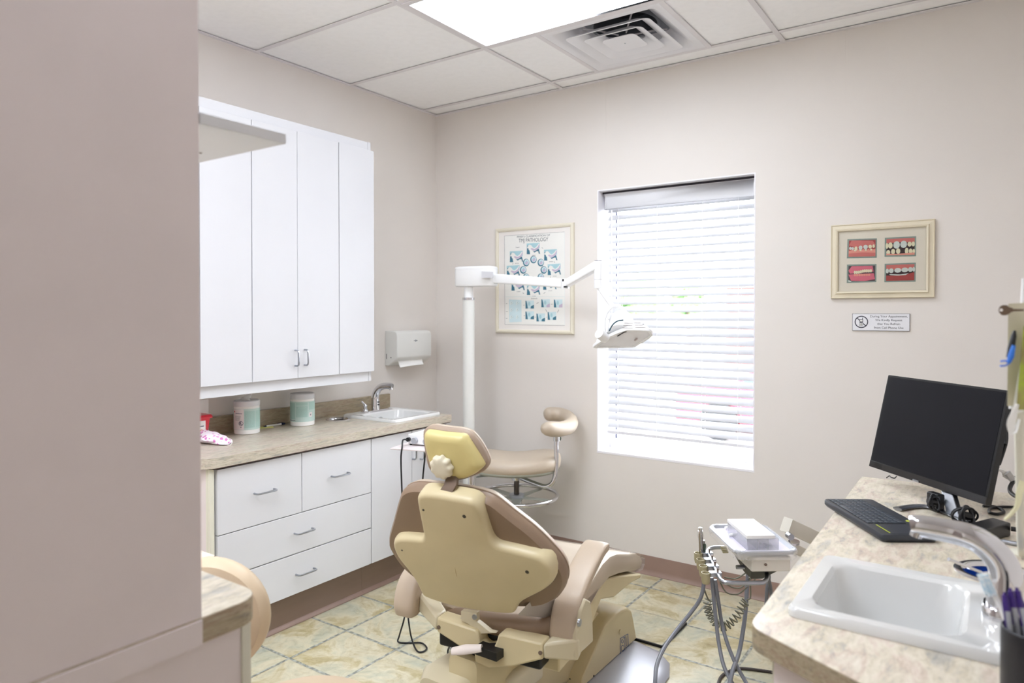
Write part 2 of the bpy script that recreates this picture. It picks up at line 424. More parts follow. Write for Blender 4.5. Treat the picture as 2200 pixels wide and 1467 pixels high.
bm = new(); box(bm, WL+fw_-.003, WL+fw_+.003, fy0-.002, fy0, WB+.065, WT-.05); obj('gasket', bm, M('navy_gasket',(46,52,96),.6), win)

# blind
bl = thing('window_blind', (1.62, .08, WB), 'white horizontal slat blind lowered inside the window recess', 'blind')
bx0, bx1 = WL+.02, WR-.012
bm = new(); box(bm, bx0, bx1, .045, .058, WT-.105, WT-.018); box(bm, bx0, bx0+.012, .045, .11, WT-.105, WT-.018); box(bm, bx1-.012, bx1, .045, .11, WT-.105, WT-.018)
obj('valance', bm, m_white, bl, bevel=.004)
bm = new(); box(bm, bx0+.015, bx1-.015, .062, .11, WT-.055, WT-.012); obj('head_rail', bm, m_white, bl)
ztop, zbot, pitch = WT-.105, WB+.125, .0432
ang = math.radians(38); bm = new(); z = ztop
while z > zbot:
    ca, sa = math.cos(ang), math.sin(ang); pts = []
    for k in range(7):
        a = -.025+.05*k/6; hgt = .0028*(1-(a/.025)**2)
        pts.append((.086+a*ca - hgt*sa, z + a*sa + hgt*ca))
    ring = pts + [(p+.0012*sa, q-.0012*ca) for p, q in reversed(pts)]
    loft(bm, [[Vector((x, p, q)) for p, q in ring] for x in (bx0+.012, bx1-.006)])
    z -= pitch
obj('slats', bm, m_slat, bl, smooth=True)
bm = new(); box(bm, bx0+.01, bx1-.004, .062, .110, zbot-.022, zbot-.004); obj('bottom_rail', bm, m_white, bl, bevel=.004)
for x in (WL+.10, WL+.33, WL+.58, WR-.10):
    bm = new()
    for y in (.06, .112): cyl(bm, (x,y,zbot-.02), (x,y,WT-.05), .0011, 6)
    obj('ladder_cord', bm, m_paper, bl)
bm = new(); cyl(bm, (WL+.062,.052,WT-.11), (WL+.064,.05,WT-.86), .004, 8); obj('tilt_wand', bm, m_lampw, bl)
for x in (WL+.33, WL+.58, WR-.10):
    bm = new(); tube(bm, spline([(x,.06,zbot-.02),(x-.006,.054,zbot-.035),(x,.05,zbot-.045),(x+.008,.056,zbot-.03)],4), .002, 6); obj('cord_tassel', bm, m_cream, bl)
tw = obj('trim_3', (lambda b: (box(b, WL+t, WR-t, .05, .11, WT-.0165, WT-.007), b)[1])(new()), M('dark_gap',(52,48,56),.8)); struct(tw)

# outside
m_ground = M('pale_concrete', (205,205,205), .9, var=.04, scale=2)
bm = new(); box(bm, -30, 40, .35, 60, -.75, -.7); g = obj('ground', bm, m_ground); struct(g)
m_brick = M('red_brick', (190,86,82), .9, var=.1, scale=2)
bm = new(); q0 = P(1560, 600, 'y', 22); box(bm, q0.x, q0.x+9, 22, 28, -.7, 2.35)
bb = thing('outbuilding', (q0.x+4, 25, -.7), 'low red building far outside the window, seen between the blind slats', 'building')
obj('wall', bm, m_brick, bb)
bm = new(); box(bm, q0.x-.3, q0.x+9.3, 21.6, 28.4, 2.35, 2.6); obj('roof', bm, m_paper, bb)
m_leaf = M('leaf_green', (70,104,60), .9, rgb2=(120,150,96), scale=8)
def blob_tree(px, y, z, rx, rz, lab):
    c = P(px, 640, 'y', y); r = thing('leafy_tree', (c.x, y, -.7), lab, 'tree', 'trees outside the window')
    bm = new(); cyl(bm, (c.x,y,-.7), (c.x,y,z), .12, 10, .07); obj('trunk', bm, M('bark',(130,110,95),.9), r)
    bm = new()
    for k in range(26):
        o = Vector((random.uniform(-1,1)*rx*.75, random.uniform(-1,1)*rx*.5, random.uniform(-.8,.8)*rz))
        mm = Matrix.Translation(Vector((c.x,y,z))+o) @ Matrix.Diagonal((rx*.4, rx*.4, rz*.45, 1))
        bmesh.ops.create_icosphere(bm, subdivisions=2, radius=1, matrix=mm)
    for v in bm.verts: v.co += Vector((random.uniform(-.06,.06),)*3)
    obj('foliage', bm, m_leaf, r)
blob_tree(1360, 17, 1.75, 1.0, .75, 'bushy green tree outside behind the left half of the blind')
blob_tree(1480, 20, 1.85, .55, .6, 'smaller green tree outside behind the middle of the blind')
def car():
    c = P(1580, 800, 'y', 8.5)
    r = thing('parked_car', (c.x, 8.5, -.7), 'dark red car parked outside low behind the right side of the blind', 'car')
    L0, L1 = c.x-.9, c.x+3.2
    prof = [(0,.25),(0,.7),(.15,.85),(1.0,.95),(1.55,1.38),(2.9,1.4),(3.5,.98),(4.1,.9),(4.1,.25)]
    bm = new(); loft(bm, [[Vector((L0+a, y, -.7+b)) for a, b in prof] for y in (8.0, 9.7)]); obj('car_body', bm, M('car_red',(150,44,60),.3), r, bevel=.05)
    for k in (.8, 3.25):
        for y in (8.0, 9.7):
            bm = new(); cyl(bm, (L0+k,y-.1,-.38), (L0+k,y+.1,-.38), .32, 24); obj('wheel', bm, m_rub, r)
    bm = new(); pr = [(1.15,.97),(1.62,1.33),(2.85,1.34),(3.3,1.0)]; loft(bm, [[Vector((L0+a, y, -.7+b)) for a, b in pr] for y in (7.985, 9.715)]); obj('side_window', bm, M('car_glass',(40,60,90),.1), r)
car()

# ------------------------------------------------------------------ ceiling lights, vent
def ceiling_light(y1, label, dm=None):
    y0 = y1-T
    r = thing('ceiling_light', (XA+T, (y0+y1)/2, H), label, 'ceiling light', 'recessed fluorescent ceiling panels')
    bm = new(); xa, xb = XA+hw+.001, XA+2*T-hw-.001; a, b = y0+hw+.001, y1-hw-.001; f = .022; z0 = H-.004
    for q in ((xa,xb,a,a+f),(xa,xb,b-f,b),(xa,xa+f,a+f,b-f),(xb-f,xb,a+f,b-f)): box(bm, *q, z0, H+.012)
    obj('frame', bm, m_tee, r, bevel=.002)
    bm = new(); box(bm, xa+f, xb-f, a+f, b-f, H+.004, H+.009); obj('diffuser', bm, dm or m_diff, r)
ceiling_light(-GA-T, 'large bright recessed ceiling light panel beside the air vent')
ceiling_light(-GA-4*T, 'unseen ceiling fill light panel added behind, over the near end of the room', m_diff2)  # unseen panel, added to fill the room from the camera side
ceiling_light(-GA-6*T, 'unseen ceiling fill light panel added farthest from the window', m_diff2)  # second unseen panel, likewise added as fill
def vent():
    cx, cy = (VX0+VX1)/2, -GA-T/2; s = T/2-hw-.001
    r = thing('ceiling_air_vent', (cx, cy, H), 'square white ceiling air diffuser with nested sloping louvers', 'air vent')
    mv = M('vent_white', (232,231,234), .4, var=.01)
    def rr(h, z): return [Vector((cx+a, cy+b, z)) for a, b in rrect(-h, h, -h, h, .028 if h < .28 else .002, 5)]
    bm = new(); loft(bm, [rr(s, H+.006), rr(s, H+.001), rr(.262, H+.001), rr(.255, H+.006), rr(.20, H+.045), rr(.165, H+.075)], cap=False)
    obj('vent_frame', bm, mv, r, smooth=True)
    for ho, hi in ((.212,.145),(.148,.085)):
        bm = new(); loft(bm, [rr(ho, H-.010), rr(ho-.004, H-.006), rr(hi, H+.028), rr(hi-.002, H+.031), rr(hi-.006, H+.029), rr(ho-.008, H-.010), rr(ho, H-.010)], cap=False)
        obj('louver', bm, mv, r, smooth=True)
    bm = new(); loft(bm, [rr(.085, H-.008), rr(.083, H-.004), rr(.03, H+.012)]); obj('center_plate', bm, mv, r, smooth=True)
    bm = new(); cyl(bm, (cx,cy,H-.0095), (cx,cy,H-.007), .004, 10); obj('screw', bm, m_brush, r)
    bm = new(); lathe(bm, [(.165,.075),(.15,.08),(.15,.19)], (cx,cy,H), 32, capends=False); obj('duct_collar', bm, M('duct_grey',(120,124,132),.4,.5), r, smooth=True)
    bm = new(); lathe(bm, [(.148,0),(.148,.005)], (cx,cy,H+.17), 32); obj('damper', bm, M('dark_duct',(40,42,52),.6), r)
    bm = new()
    for a in (35, 125, 215, 305):
        c, s_ = math.cos(math.radians(a)), math.sin(math.radians(a))
        tube(bm, [(cx+c*.03,cy+s_*.03,H+.03),(cx+c*.12,cy+s_*.12,H+.05),(cx+c*.2,cy+s_*.2,H+.06)], .004, 6)
    obj('hanger_bracket', bm, m_tee, r)
    bm = new(); box(bm, cx-.3, cx+.3, cy-.3, cy+.3, H+.076, H+.079); bmo = obj('plenum_plate', bm, M('duct_grey',(120,124,132),.4,.5), r)
    c2 = new(); cyl(c2, (cx,cy,H+.05), (cx,cy,H+.1), .15, 32); cut(bmo, c2)
vent()

# ------------------------------------------------------------------ LEFT WALL CABINETS
def ubar(bm, a, b, out, r=.0042, seg=8):
    a, b, out = Vector(a), Vector(b), Vector(out); d = (b-a).normalized()*.012
    tube(bm, [a, a+out*.65, a+out*.9+d*.35, a+out+d, b+out-d, b+out*.9-d*.35, b+out*.65, b], r, seg)
UX = .33
def upper():
    x0, x1 = 0, .312; ya, yb = -2.13, P(796,318,'x',.312).y
    zt_, zb_ = P(785,304,'x',.312).z, P(785,819,'x',.312).z
    r = thing('wall_cabinet', (.15, (ya+yb)/2, zb_), 'long white wall cabinet with flat doors hung above the far counter', 'cabinet')
    bm = new(); box(bm, x0, x1-.001, ya, yb-.019, zb_, zt_); box(bm, x0, x1, yb-.018, yb, zb_, zt_); obj('cabinet_body', bm, m_white, r)
    zd0, zd1 = P(804,797,'x',UX).z, P(803,325,'x',UX).z
    ye = [P(x, y, 'x', UX).y for x, y in ((433,600),(541.5,600),(639.3,600),(728.8,600),(804,600))]
    ye[0] = ye[1]-.245; g = [.0012,.003,.0012,.003]
    for k in range(4):
        bm = new(); box(bm, x1+.001, UX, ye[k]+.0015+(.001 if k%2 else .0), ye[k+1]-(.0018 if k in (0,2) else .0005), zd0, zd1)
        dd = obj('door', bm, m_white, r, bevel=.0012)
        if k in (1, 2):
            y = P(634 if k == 1 else 654, 768, 'x', UX).y; za, zb2 = P(640,785,'x',UX).z, P(640,752,'x',UX).z
            bm = new(); ubar(bm, (UX,y,za), (UX,y,zb2), (.028,0,0)); obj('handle', bm, m_brush, dd, smooth=True)
    bm = new(); box(bm, x1+.001, UX, -2.12, ye[0]-.004, zd0, zd1); obj('door', bm, m_white, r, bevel=.0012)
upper()
LZ, LX, LXD, KX = .835, .517, .50, .43
LY0, LY1 = -1.965, -.468
def lx(x, y, X=LXD): return P(x, y, 'x', X)
yD0, yD1 = lx(467,1005).y, lx(797.5,1000).y
zb_ = lx(797,1211).z
zr1, zr2 = lx(797,1058).z, lx(797,1134).z
ym = lx(648.5,1000).y
def drawer_unit():
    r = thing('drawer_cabinet', (.25, (yD0+yD1)/2, 0), 'white base cabinet with four drawers under the far counter', 'cabinet')
    bm = new(); box(bm, .002, LXD-.02, yD0-.03, yD1, zb_, LZ-.0462); obj('cabinet_body', bm, m_white, r)
    bm = new(); box(bm, .002, LXD-.030, yD0-.031, yD0-.0302, zb_, LZ-.0462); obj('end_panel', bm, m_pink, r)
    bm = new(); box(bm, LXD-.030, LXD-.019, yD0-.0315, yD0-.006, zb_, LZ-.0462); box(bm, LXD-.019, LXD-.004, yD0-.03, yD0-.012, zb_, LZ-.0462); obj('edge_strip', bm, m_cream, r)
    zt_ = LZ-.052; gp = .0018
    D4 = [(yD0, ym-gp, zr1+gp, zt_, 567.5, 1055), (ym+gp, yD1-gp, zr1+gp, zt_, 729, 1019), (yD0, yD1-gp, zr2+gp, zr1-gp, 651.5, 1140), (yD0, yD1-gp, zb_, zr2-.003, 655, 1227)]
    for y0, y1, z0, z1, px, py in D4:
        bm = new(); box(bm, LXD-.019, LXD, y0, y1, z0, z1); d = obj('drawer', bm, m_white, r, bevel=.0015)
        c = lx(px, py); bm = new(); ubar(bm, (LXD,c.y-.048,c.z), (LXD,c.y+.048,c.z), (.028,0,0)); obj('handle', bm, m_brush, d, smooth=True)
    bm = new(); box(bm, .002, KX, yD0+.02, yD1, .001, zb_); obj('toe_kick', bm, m_kick, r)
    bm = new(); loft(bm, [[Vector((KX+a,y,b)) for a,b in ((-.001,.001),(.014,.001),(.013,.005),(.004,.016),(-.001,.02))] for y in (yD0+.02, yD1)]); obj('kick_lip', bm, m_base, r)
drawer_unit()
def sink_unit():
    y0, y1 = yD1, -.49
    r = thing('sink_cabinet', (.25, (y0+y1)/2, 0), 'white two door base cabinet under the far sink', 'cabinet')
    bm = new(); box(bm, .002, .03, y0+.001, y1, zb_, LZ-.0462); box(bm, .03, LXD-.02, y0+.001, y0+.019, zb_, LZ-.0462)
    box(bm, .03, LXD-.02, y1-.018, y1, zb_, LZ-.0462); box(bm, .03, LXD-.02, y0+.019, y1-.018, zb_, zb_+.018); obj('cabinet_body', bm, m_white, r)
    yc = lx(885,1000).y; zt_ = LZ-.052
    for k, (a, b) in enumerate(((y0+.003, yc-.0015), (yc+.0015, y1))):
        bm = new(); box(bm, LXD-.019, LXD, a, b, zb_, zt_); d = obj('door', bm, m_white, r, bevel=.0015)
        c = lx(886 if k == 0 else 902.5, 986); bm = new(); ubar(bm, (LXD,c.y,c.z), (LXD,c.y,c.z+.096), (.028,0,0)); obj('handle', bm, m_brush, d, smooth=True)
    bm = new(); box(bm, .002, KX, y0+.001, y1-.02, .001, zb_); obj('toe_kick', bm, m_kick, r)
    bm = new(); loft(bm, [[Vector((KX+a,y,b)) for a,b in ((-.001,.001),(.014,.001),(.013,.005),(.004,.016),(-.001,.02))] for y in (y0+.001, y1-.02)]); obj('kick_lip', bm, m_base, r)
sink_unit()
SLX0, SLX1, SLY0, SLY1 = .085, .475, -.885, -.505
def slab(name, outline, z0, z1, mat, holes=(), bev=.001):
    bm = new(); loft(bm, [[Vector((a,b,z)) for a,b in outline] for z in (z0, z1)]); o = obj(name, bm, mat)
    for h in holes:
        c = new(); loft(c, [[Vector((a,b,z)) for a,b in h] for z in (z0-.05, z1+.05)]); cut(o, c)
    return o
def circ(cx, cy, r, n=32): return [(cx+r*math.cos(2*math.pi*k/n), cy+r*math.sin(2*math.pi*k/n)) for k in range(n)]
wl = P(727,901,'z',LZ)
out = [(.002, LY1), (.002, LY0-.0)] + [(LX-.07+.07*math.sin(a), LY0+.07-.07*math.cos(a)) for a in [math.pi/2*k/8 for k in range(9)]] + [(LX, LY1)]
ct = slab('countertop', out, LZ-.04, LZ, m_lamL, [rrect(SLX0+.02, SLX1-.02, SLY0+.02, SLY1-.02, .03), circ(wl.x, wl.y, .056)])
tag(ct, 'brown grained laminate countertop along the far cabinets with rounded near corner', 'countertop')
bm = new(); box(bm, LX-.06, LX-.008, LY0+.05, LY1-.004, LZ-.0455, LZ-.0402); obj('core_board', bm, M('core_brown',(92,70,62),.8), ct)
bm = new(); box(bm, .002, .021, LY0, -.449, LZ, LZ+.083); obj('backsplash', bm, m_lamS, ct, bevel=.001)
def waste_ring(name, c, z, label, glove=False, R=.06):
    r = thing(name, (c.x, c.y, z), label, 'waste chute')
    bm = new(); lathe(bm, [(R-.010,.001),(R-.008,.004),(R,.004),(R+.006,.0015),(R+.006,.0002),(R-.010,-.006),(R-.013,-.006),(R-.010,.001)], (c.x,c.y,z), 36, capends=False); obj('ring', bm, m_chrome, r, smooth=True)
    bm = new(); lathe(bm, [(R-.011,-.0055),(R-.013,-.14),(.001,-.141)], (c.x,c.y,z), 32, capends=False); obj('chute', bm, m_black if not glove else M('blue_liner',(10,66,160),.4), r, smooth=True)
    return r
waste_ring('waste_chute', wl, LZ, 'round chrome rimmed waste hole in the far counter left of the sink')
def sink(name, x0, x1, y0, y1, z, deck, label, dk='x0', depth=.14, rim=.016):
    r = thing(name, ((x0+x1)/2, (y0+y1)/2, z), label, 'sink')
    b = .038
    bx0_, bx1_ = (x0+deck, x1-b) if dk == 'x0' else (x0+b, x1-deck)
    by0, by1 = y0+b, y1-b; n = 6
    def rg(a0,a1,b0,b1,rad,zz): return [Vector((p,q,zz)) for p,q in rrect(a0,a1,b0,b1,rad,n)]
    rings = [rg(x0,x1,y0,y1,.02,z+.0005), rg(x0,x1,y0,y1,.02,z+rim*.6), rg(x0+.005,x1-.005,y0+.005,y1-.005,.02,z+rim),
             rg(bx0_-.008,bx1_+.008,by0-.008,by1+.008,.05,z+rim-.001), rg(bx0_,bx1_,by0,by1,.045,z+rim-.008), rg(bx0_+.012,bx1_-.012,by0+.012,by1-.012,.05,z-.06),
             rg(bx0_+.03,bx1_-.03,by0+.03,by1-.03,.05,z-depth+.02), rg(bx0_+.06,bx1_-.06,by0+.06,by1-.06,.04,z-depth)]
    bm = new(); loft(bm, rings, cap=False)
    f = bm.faces.new([v for v in bm.verts][-len(rings[0]):])
    obj('basin', bm, m_porc, r, smooth=True)
    cx, cy = (bx0_+bx1_)/2, (by0+by1)/2
    bm = new(); lathe(bm, [(.001,.004),(.02,.002),(.032,.006),(.036,.002),(.036,0)], (cx,cy,z-depth+.0005), 24); obj('drain', bm, m_chrome, r, smooth=True)
    return r
s = sink('sink', SLX0, SLX1, SLY0, SLY1, LZ, .10, 'white square sink set into the far counter below the towel dispenser')
c = P(828, 890, 'x', SLX0+.105); bm = new(); cyl(bm, (SLX0+.106, -.70, LZ-.025), (SLX0+.112, -.70, LZ-.026), .014, 16); obj('overflow_ring', bm, m_chrome, s, smooth=True)
def faucet(loc, ang, sc, label, plate=.10, lever=True, tall=.145, reach=.13, fat=1.0):
    r = thing('faucet', loc, label, 'faucet'); mtx = Matrix.Translation(loc) @ Matrix.Rotation(ang, 4, 'Z') @ Matrix.Scale(sc, 4)
    bm = new(); pillow(bm, rrect(-.028*fat,.028*fat,-plate,plate,.026,6), [(0,0),(0,.004 if lever else .017),(.003,.007 if lever else .021)], lambda a,b,h: mtx @ Vector((a,b,h))); obj('base_plate', bm, m_chrome, r, smooth=True)
    path = [(0,0,.004),(-.002,0,.04),(-.003,0,.08),(.008,0,.108),(.033,0,.132),(.065,0,.143),(reach*.85,0,.146),(reach,0,.143)]
    path = [(a,b,c_*tall/.145) for a,b,c_ in path]
    pp = spline(path, 5); n = len(pp); rx = []; ryy = []
    for i in range(n):
        t_ = i/(n-1); rx.append((.024*(1-t_)+.017*t_)); ryy.append((.027*(1-t_)+.011*t_) if t_ > .12 else .026)
    rx = [v*fat for v in rx]; ryy = [v*(fat if i < n*.7 else 1) for i, v in enumerate(ryy)]
    bm = new(); tube(bm, [mtx @ p for p in pp], [v*sc for v in rx], 20, ry=[v*sc for v in ryy], upv=(-math.sin(ang)*0+0,0,1) if False else (mtx.to_3x3() @ Vector((0,1,0))).cross(Vector((0,0,0.0001)))+ (mtx.to_3x3() @ Vector((0,1,0))))
    obj('spout', bm, m_chrome, r, smooth=True)
    bm = new(); e_ = Vector(path[-1]); cyl(bm, mtx @ (e_+Vector((-.012,0,-.004))), mtx @ (e_+Vector((-.008,0,-.018))), .011*sc, 16); obj('aerator', bm, m_chrome, r, smooth=True)
    bm = new(); cyl(bm, mtx @ Vector((.022,0,.05)), mtx @ Vector((.0265,0,.05)), .004*sc, 10); cyl(bm, mtx @ Vector((.022,0,.035)), mtx @ Vector((.0275,0,.035)), .0035*sc, 10); obj('sensor_eye', bm, m_black, r)
    if lever:
        y = -plate+.02
        bm = new(); lathe(bm, [(.018,0),(.017,.006),(.011,.012),(.010,.024),(.013,.03),(.010,.036)], (0,y,.006), 18, mtx=mtx)
        tube(bm, [mtx @ Vector(p) for p in ((0,y,.036),(-.002,y-.006,.046),(-.004,y-.022,.062))], [.008*sc,.006*sc,.005*sc], 10); obj('lever', bm, m_chrome, r, smooth=True)
    return r
faucet((SLX0+.045, -.675, LZ+.0155), 0, 1.0, 'small curved chrome faucet on the far sink')

# wipes canisters
def canister(px, py, R, h, tuft, label, rot, mark):
    b = P(px, py, 'z', LZ); d = (Vector((CAM.x,CAM.y,0))-Vector((b.x,b.y,0))).normalized(); c = Vector((b.x,b.y,LZ)) - d*R
    r = thing('wipes_canister', c, label, 'canister', 'disinfectant wipes canisters')
    bm = new(); lathe(bm, [(R-.004,0.0005),(R-.001,.003),(R-.001,h*.8),(R-.003,h*.805),(R-.003,h*.86)], c, 40); obj('canister_body', bm, m_paper, r, smooth=True)
    bm = new(); lathe(bm, [(R-.001,h*.83),(R,h*.835),(R,h*.975),(R-.003,h*.995),(R-.006,h),(R-.008,h*.985),(.002,h*.985)], c, 40); obj('lid', bm, m_white, r, smooth=True)
    ml = M('mint_label',(196,218,212),.45,var=.01)
    bm = new(); lathe(bm, [(R+.0002,h*.14),(R+.0004,h*.14),(R+.0004,h*.76),(R+.0002,h*.76)], c, 48, capends=False); lb = obj('label', bm, ml, r, smooth=True)
    a0 = math.atan2(d.y, d.x)
    def patch(bm, t0, t1, z0, z1, mi, off=.0009):
        n = max(2, int(abs(t1-t0)/.12)+1)
        for k in range(n):
            q = [a0+t0+(t1-t0)*kk/n for kk in (k, k+1)]
            vs = [bm.verts.new((c.x+(R+off)*math.cos(t), c.y+(R+off)*math.sin(t), c.z+h*z)) for t, z in ((q[0],z0),(q[1],z0),(q[1],z1),(q[0],z1))]
            bm.faces.new(vs).material_index = mi
    bm = new(); mats = [m_teal, M('label_white',(236,228,228),.5), m_navy, M('small_print',(170,202,195),.5,var=.12,scale=600), m_red, M('grey_print',(120,120,130),.5)]
    if mark:
        patch(bm, -1.25, -.22, .15, .75, 1); patch(bm, -.18, .62, .2, .7, 3); patch(bm, .7, 1.4, .2, .7, 0)
        patch(bm, -.95, -.35, .62, .635, 2, .0013); patch(bm, -1.15, -1.02, .66, .70, 4, .0013)
        for k in range(5): patch(bm, -1.0, -.45-.03*k, .55-.03*k, .558-.03*k, 5, .0013)
        # round emblem with a bar
        for k in range(20):
            t0, t1 = 2*math.pi*k/20, 2*math.pi*(k+1)/20; tc, zc = -.45, .34
            vs = []
            for t_, rr_ in ((t0,1.0),(t1,1.0),(t1,.86),(t0,.86)):
                aa = a0+tc+rr_*.185*math.cos(t_); vs.append(bm.verts.new((c.x+(R+.0013)*math.cos(aa), c.y+(R+.0013)*math.sin(aa), c.z+h*zc+rr_*.185*R*math.sin(t_))))
            bm.faces.new(vs).material_index = 2
        patch(bm, -.56, -.52, .30, .40, 2, .0014); patch(bm, -.47, -.43, .30, .40, 2, .0014); patch(bm, -.52, -.47, .345, .36, 2, .0014); patch(bm, -.41, -.33, .29, .31, 2, .0014); patch(bm,-.50,-.40,.215,.235,5,.0014)
    else:
        patch(bm, -1.4, -.62, .22, .72, 3); patch(bm, -.55, .42, .28, .62, 3); patch(bm, -.55, .42, .64, .73, 0); patch(bm, -.35, .35, .55, .60, 0, .0012)
        patch(bm, .55, 1.3, .5, .74, 0); patch(bm, .55, .85, .28, .42, 1, .0012); patch(bm, .65, .74, .32, .37, 5, .0015); patch(bm, -1.3, -.6, .17, .19, 5, .0012)
    obj('label_print', bm, mats, lb)
    if tuft:
        bm = new(); pts = spline([(c.x+.01,c.y-.012,LZ+h*.985),(c.x+.004,c.y+.004,LZ+h+.014),(c.x+.010,c.y+.024,LZ+h+.032)],4)
        tube(bm, pts, [.026,.022,.018,.014,.012,.010,.008,.006,.003][:len(pts)], 9, ry=[.014,.011,.009,.007,.006,.005,.004,.003,.002][:len(pts)])
        for v in bm.verts: v.co += Vector((random.uniform(-.003,.003), random.uniform(-.003,.003), random.uniform(-.002,.002)))
        obj('wipe_tuft', bm, m_paper, r, smooth=True)
canister(530.5, 934, .059, .158, True, 'white and mint wipes canister with a wipe poking out of its lid', 0, True)
canister(650, 916, .060, .163, False, 'white and mint wipes canister with closed lid, nearer the sink', 0, False)
# pen, notes
def pen(name, a, b, r0, mat, label, grp=None, capm=None, z=None):
    a, b = Vector(a), Vector(b); dd = (b-a); r = thing(name, (a+b)/2, label, 'pen', grp)
    bm = new(); cyl(bm, a+dd*.12, a+dd*.8, r0, 12); obj('barrel', bm, mat, r, smooth=True)
    bm = new(); cyl(bm, a+dd*.12, a, r0*.95, 12, r0*.25); obj('tip', bm, capm or m_navy, r, smooth=True)
    bm = new(); cyl(bm, a+dd*.8, a+dd*.97, r0*1.05, 12, r0*.9); cyl(bm, a+dd*.97, b, r0*.45, 8); obj('cap', bm, capm or m_navy, r, smooth=True)
    bm = new(); n_ = dd.normalized(); sd = Vector((0,0,1)) if abs(n_.z) < .7 else Vector((-.6,-.6,0)); s1 = a+dd*.9+sd*r0*1.2; cyl(bm, s1, s1-dd*.28, r0*.28, 6); obj('clip', bm, capm or m_navy, r)
a = P(562,914,'z',LZ+.006); b = P(613,909.5,'z',LZ+.006)
a, b = Vector((.062,-1.375,LZ+.006)), Vector((.066,-1.235,LZ+.006))
a = P(566,916.5,'z',LZ+.006); b = P(613,909.5,'z',LZ+.006); 
pen('pen', a, b, .005, m_paper, 'white pen with dark blue cap lying between the two wipes canisters')
bm = new(); q = [P(x,y,'z',LZ) for x,y in ((556,921),(588,918.5),(584,915.5),(556,917))]
loft(bm, [[v+Vector((0,0,z)) for v in q] for z in (.0005,.004)]); tag(obj('sticky_note_pad', bm, m_yellow), 'pale yellow sticky note pad beside the pen on the far counter', 'note pad')
# sharps box
def sharps():
    c = P(416, 945, 'z', LZ); x0, y1 = .06, P(454,940,'x',.165).y
    r = thing('sharps_container', (x0+.05, y1-.08, LZ), 'red sharps container with biohazard label at the left end of the far counter', 'container')
    zt_ = P(445,893,'x',.165).z
    bm = new(); loft(bm, [[Vector((a,b,z)) for a,b in rrect(x0+s,x0+.105-s,y1-.17+s,y1-s,.012,4)] for s, z in ((.014,LZ+.0006),(.01,LZ+.01),(0,zt_-.012),(0,zt_-.006))]); obj('box', bm, m_red, r, smooth=True)
    bm = new(); loft(bm, [[Vector((a,b,z)) for a,b in rrect(x0-s,x0+.105+s,y1-.17-s,y1+s,.014,4)] for s, z in ((.008,zt_-.010),(.009,zt_-.004),(.004,zt_+.004),(-.01,zt_+.006))])
    obj('lid', bm, m_red, r, smooth=True)
    bm = new(); lathe(bm, [(.024,.006),(.024,.018),(.018,.022),(.004,.023)], (x0+.055,y1-.06,zt_), 20); obj('lid_cap', bm, M('red_cap',(226,52,84),.25), r, smooth=True)
    X = x0+.1052
    bm = new(); box(bm, X-.006, X+.0012, y1-.13, y1-.028, LZ+.02, zt_-.02); lb = obj('label', bm, m_paper, r)
    X += .0014
    bm = new(); cyl(bm, (X,y1-.047,LZ+.042), (X+.0006,y1-.047,LZ+.042), .0165, 24); obj('hazard_disc', bm, m_orange, lb)
    bm = new()
    for k in range(3):
        a = math.radians(90+120*k); cyl(bm, (X+.0007,y1-.047+.0075*math.cos(a),LZ+.042+.0075*math.sin(a)), (X+.001,y1-.047+.0075*math.cos(a),LZ+.042+.0075*math.sin(a)), .0045, 12)
    obj('hazard_mark', bm, m_black, lb)
    bm = new(); box(bm, X, X+.0004, y1-.11, y1-.036, zt_-.045, zt_-.041); obj('label_line', bm, m_navy, lb)
sharps()
# bulletin paper behind the sharps box
q = P(437, 860, 'x', .03); bm = new(); box(bm, .022, .026, q.y-.08, P(448,860,'x',.026).y, LZ+.0005, P(447,857,'x',.026).z); tag(obj('instruction_card', bm, m_paper), 'white instruction card leaning on the backsplash behind the red container', 'card')
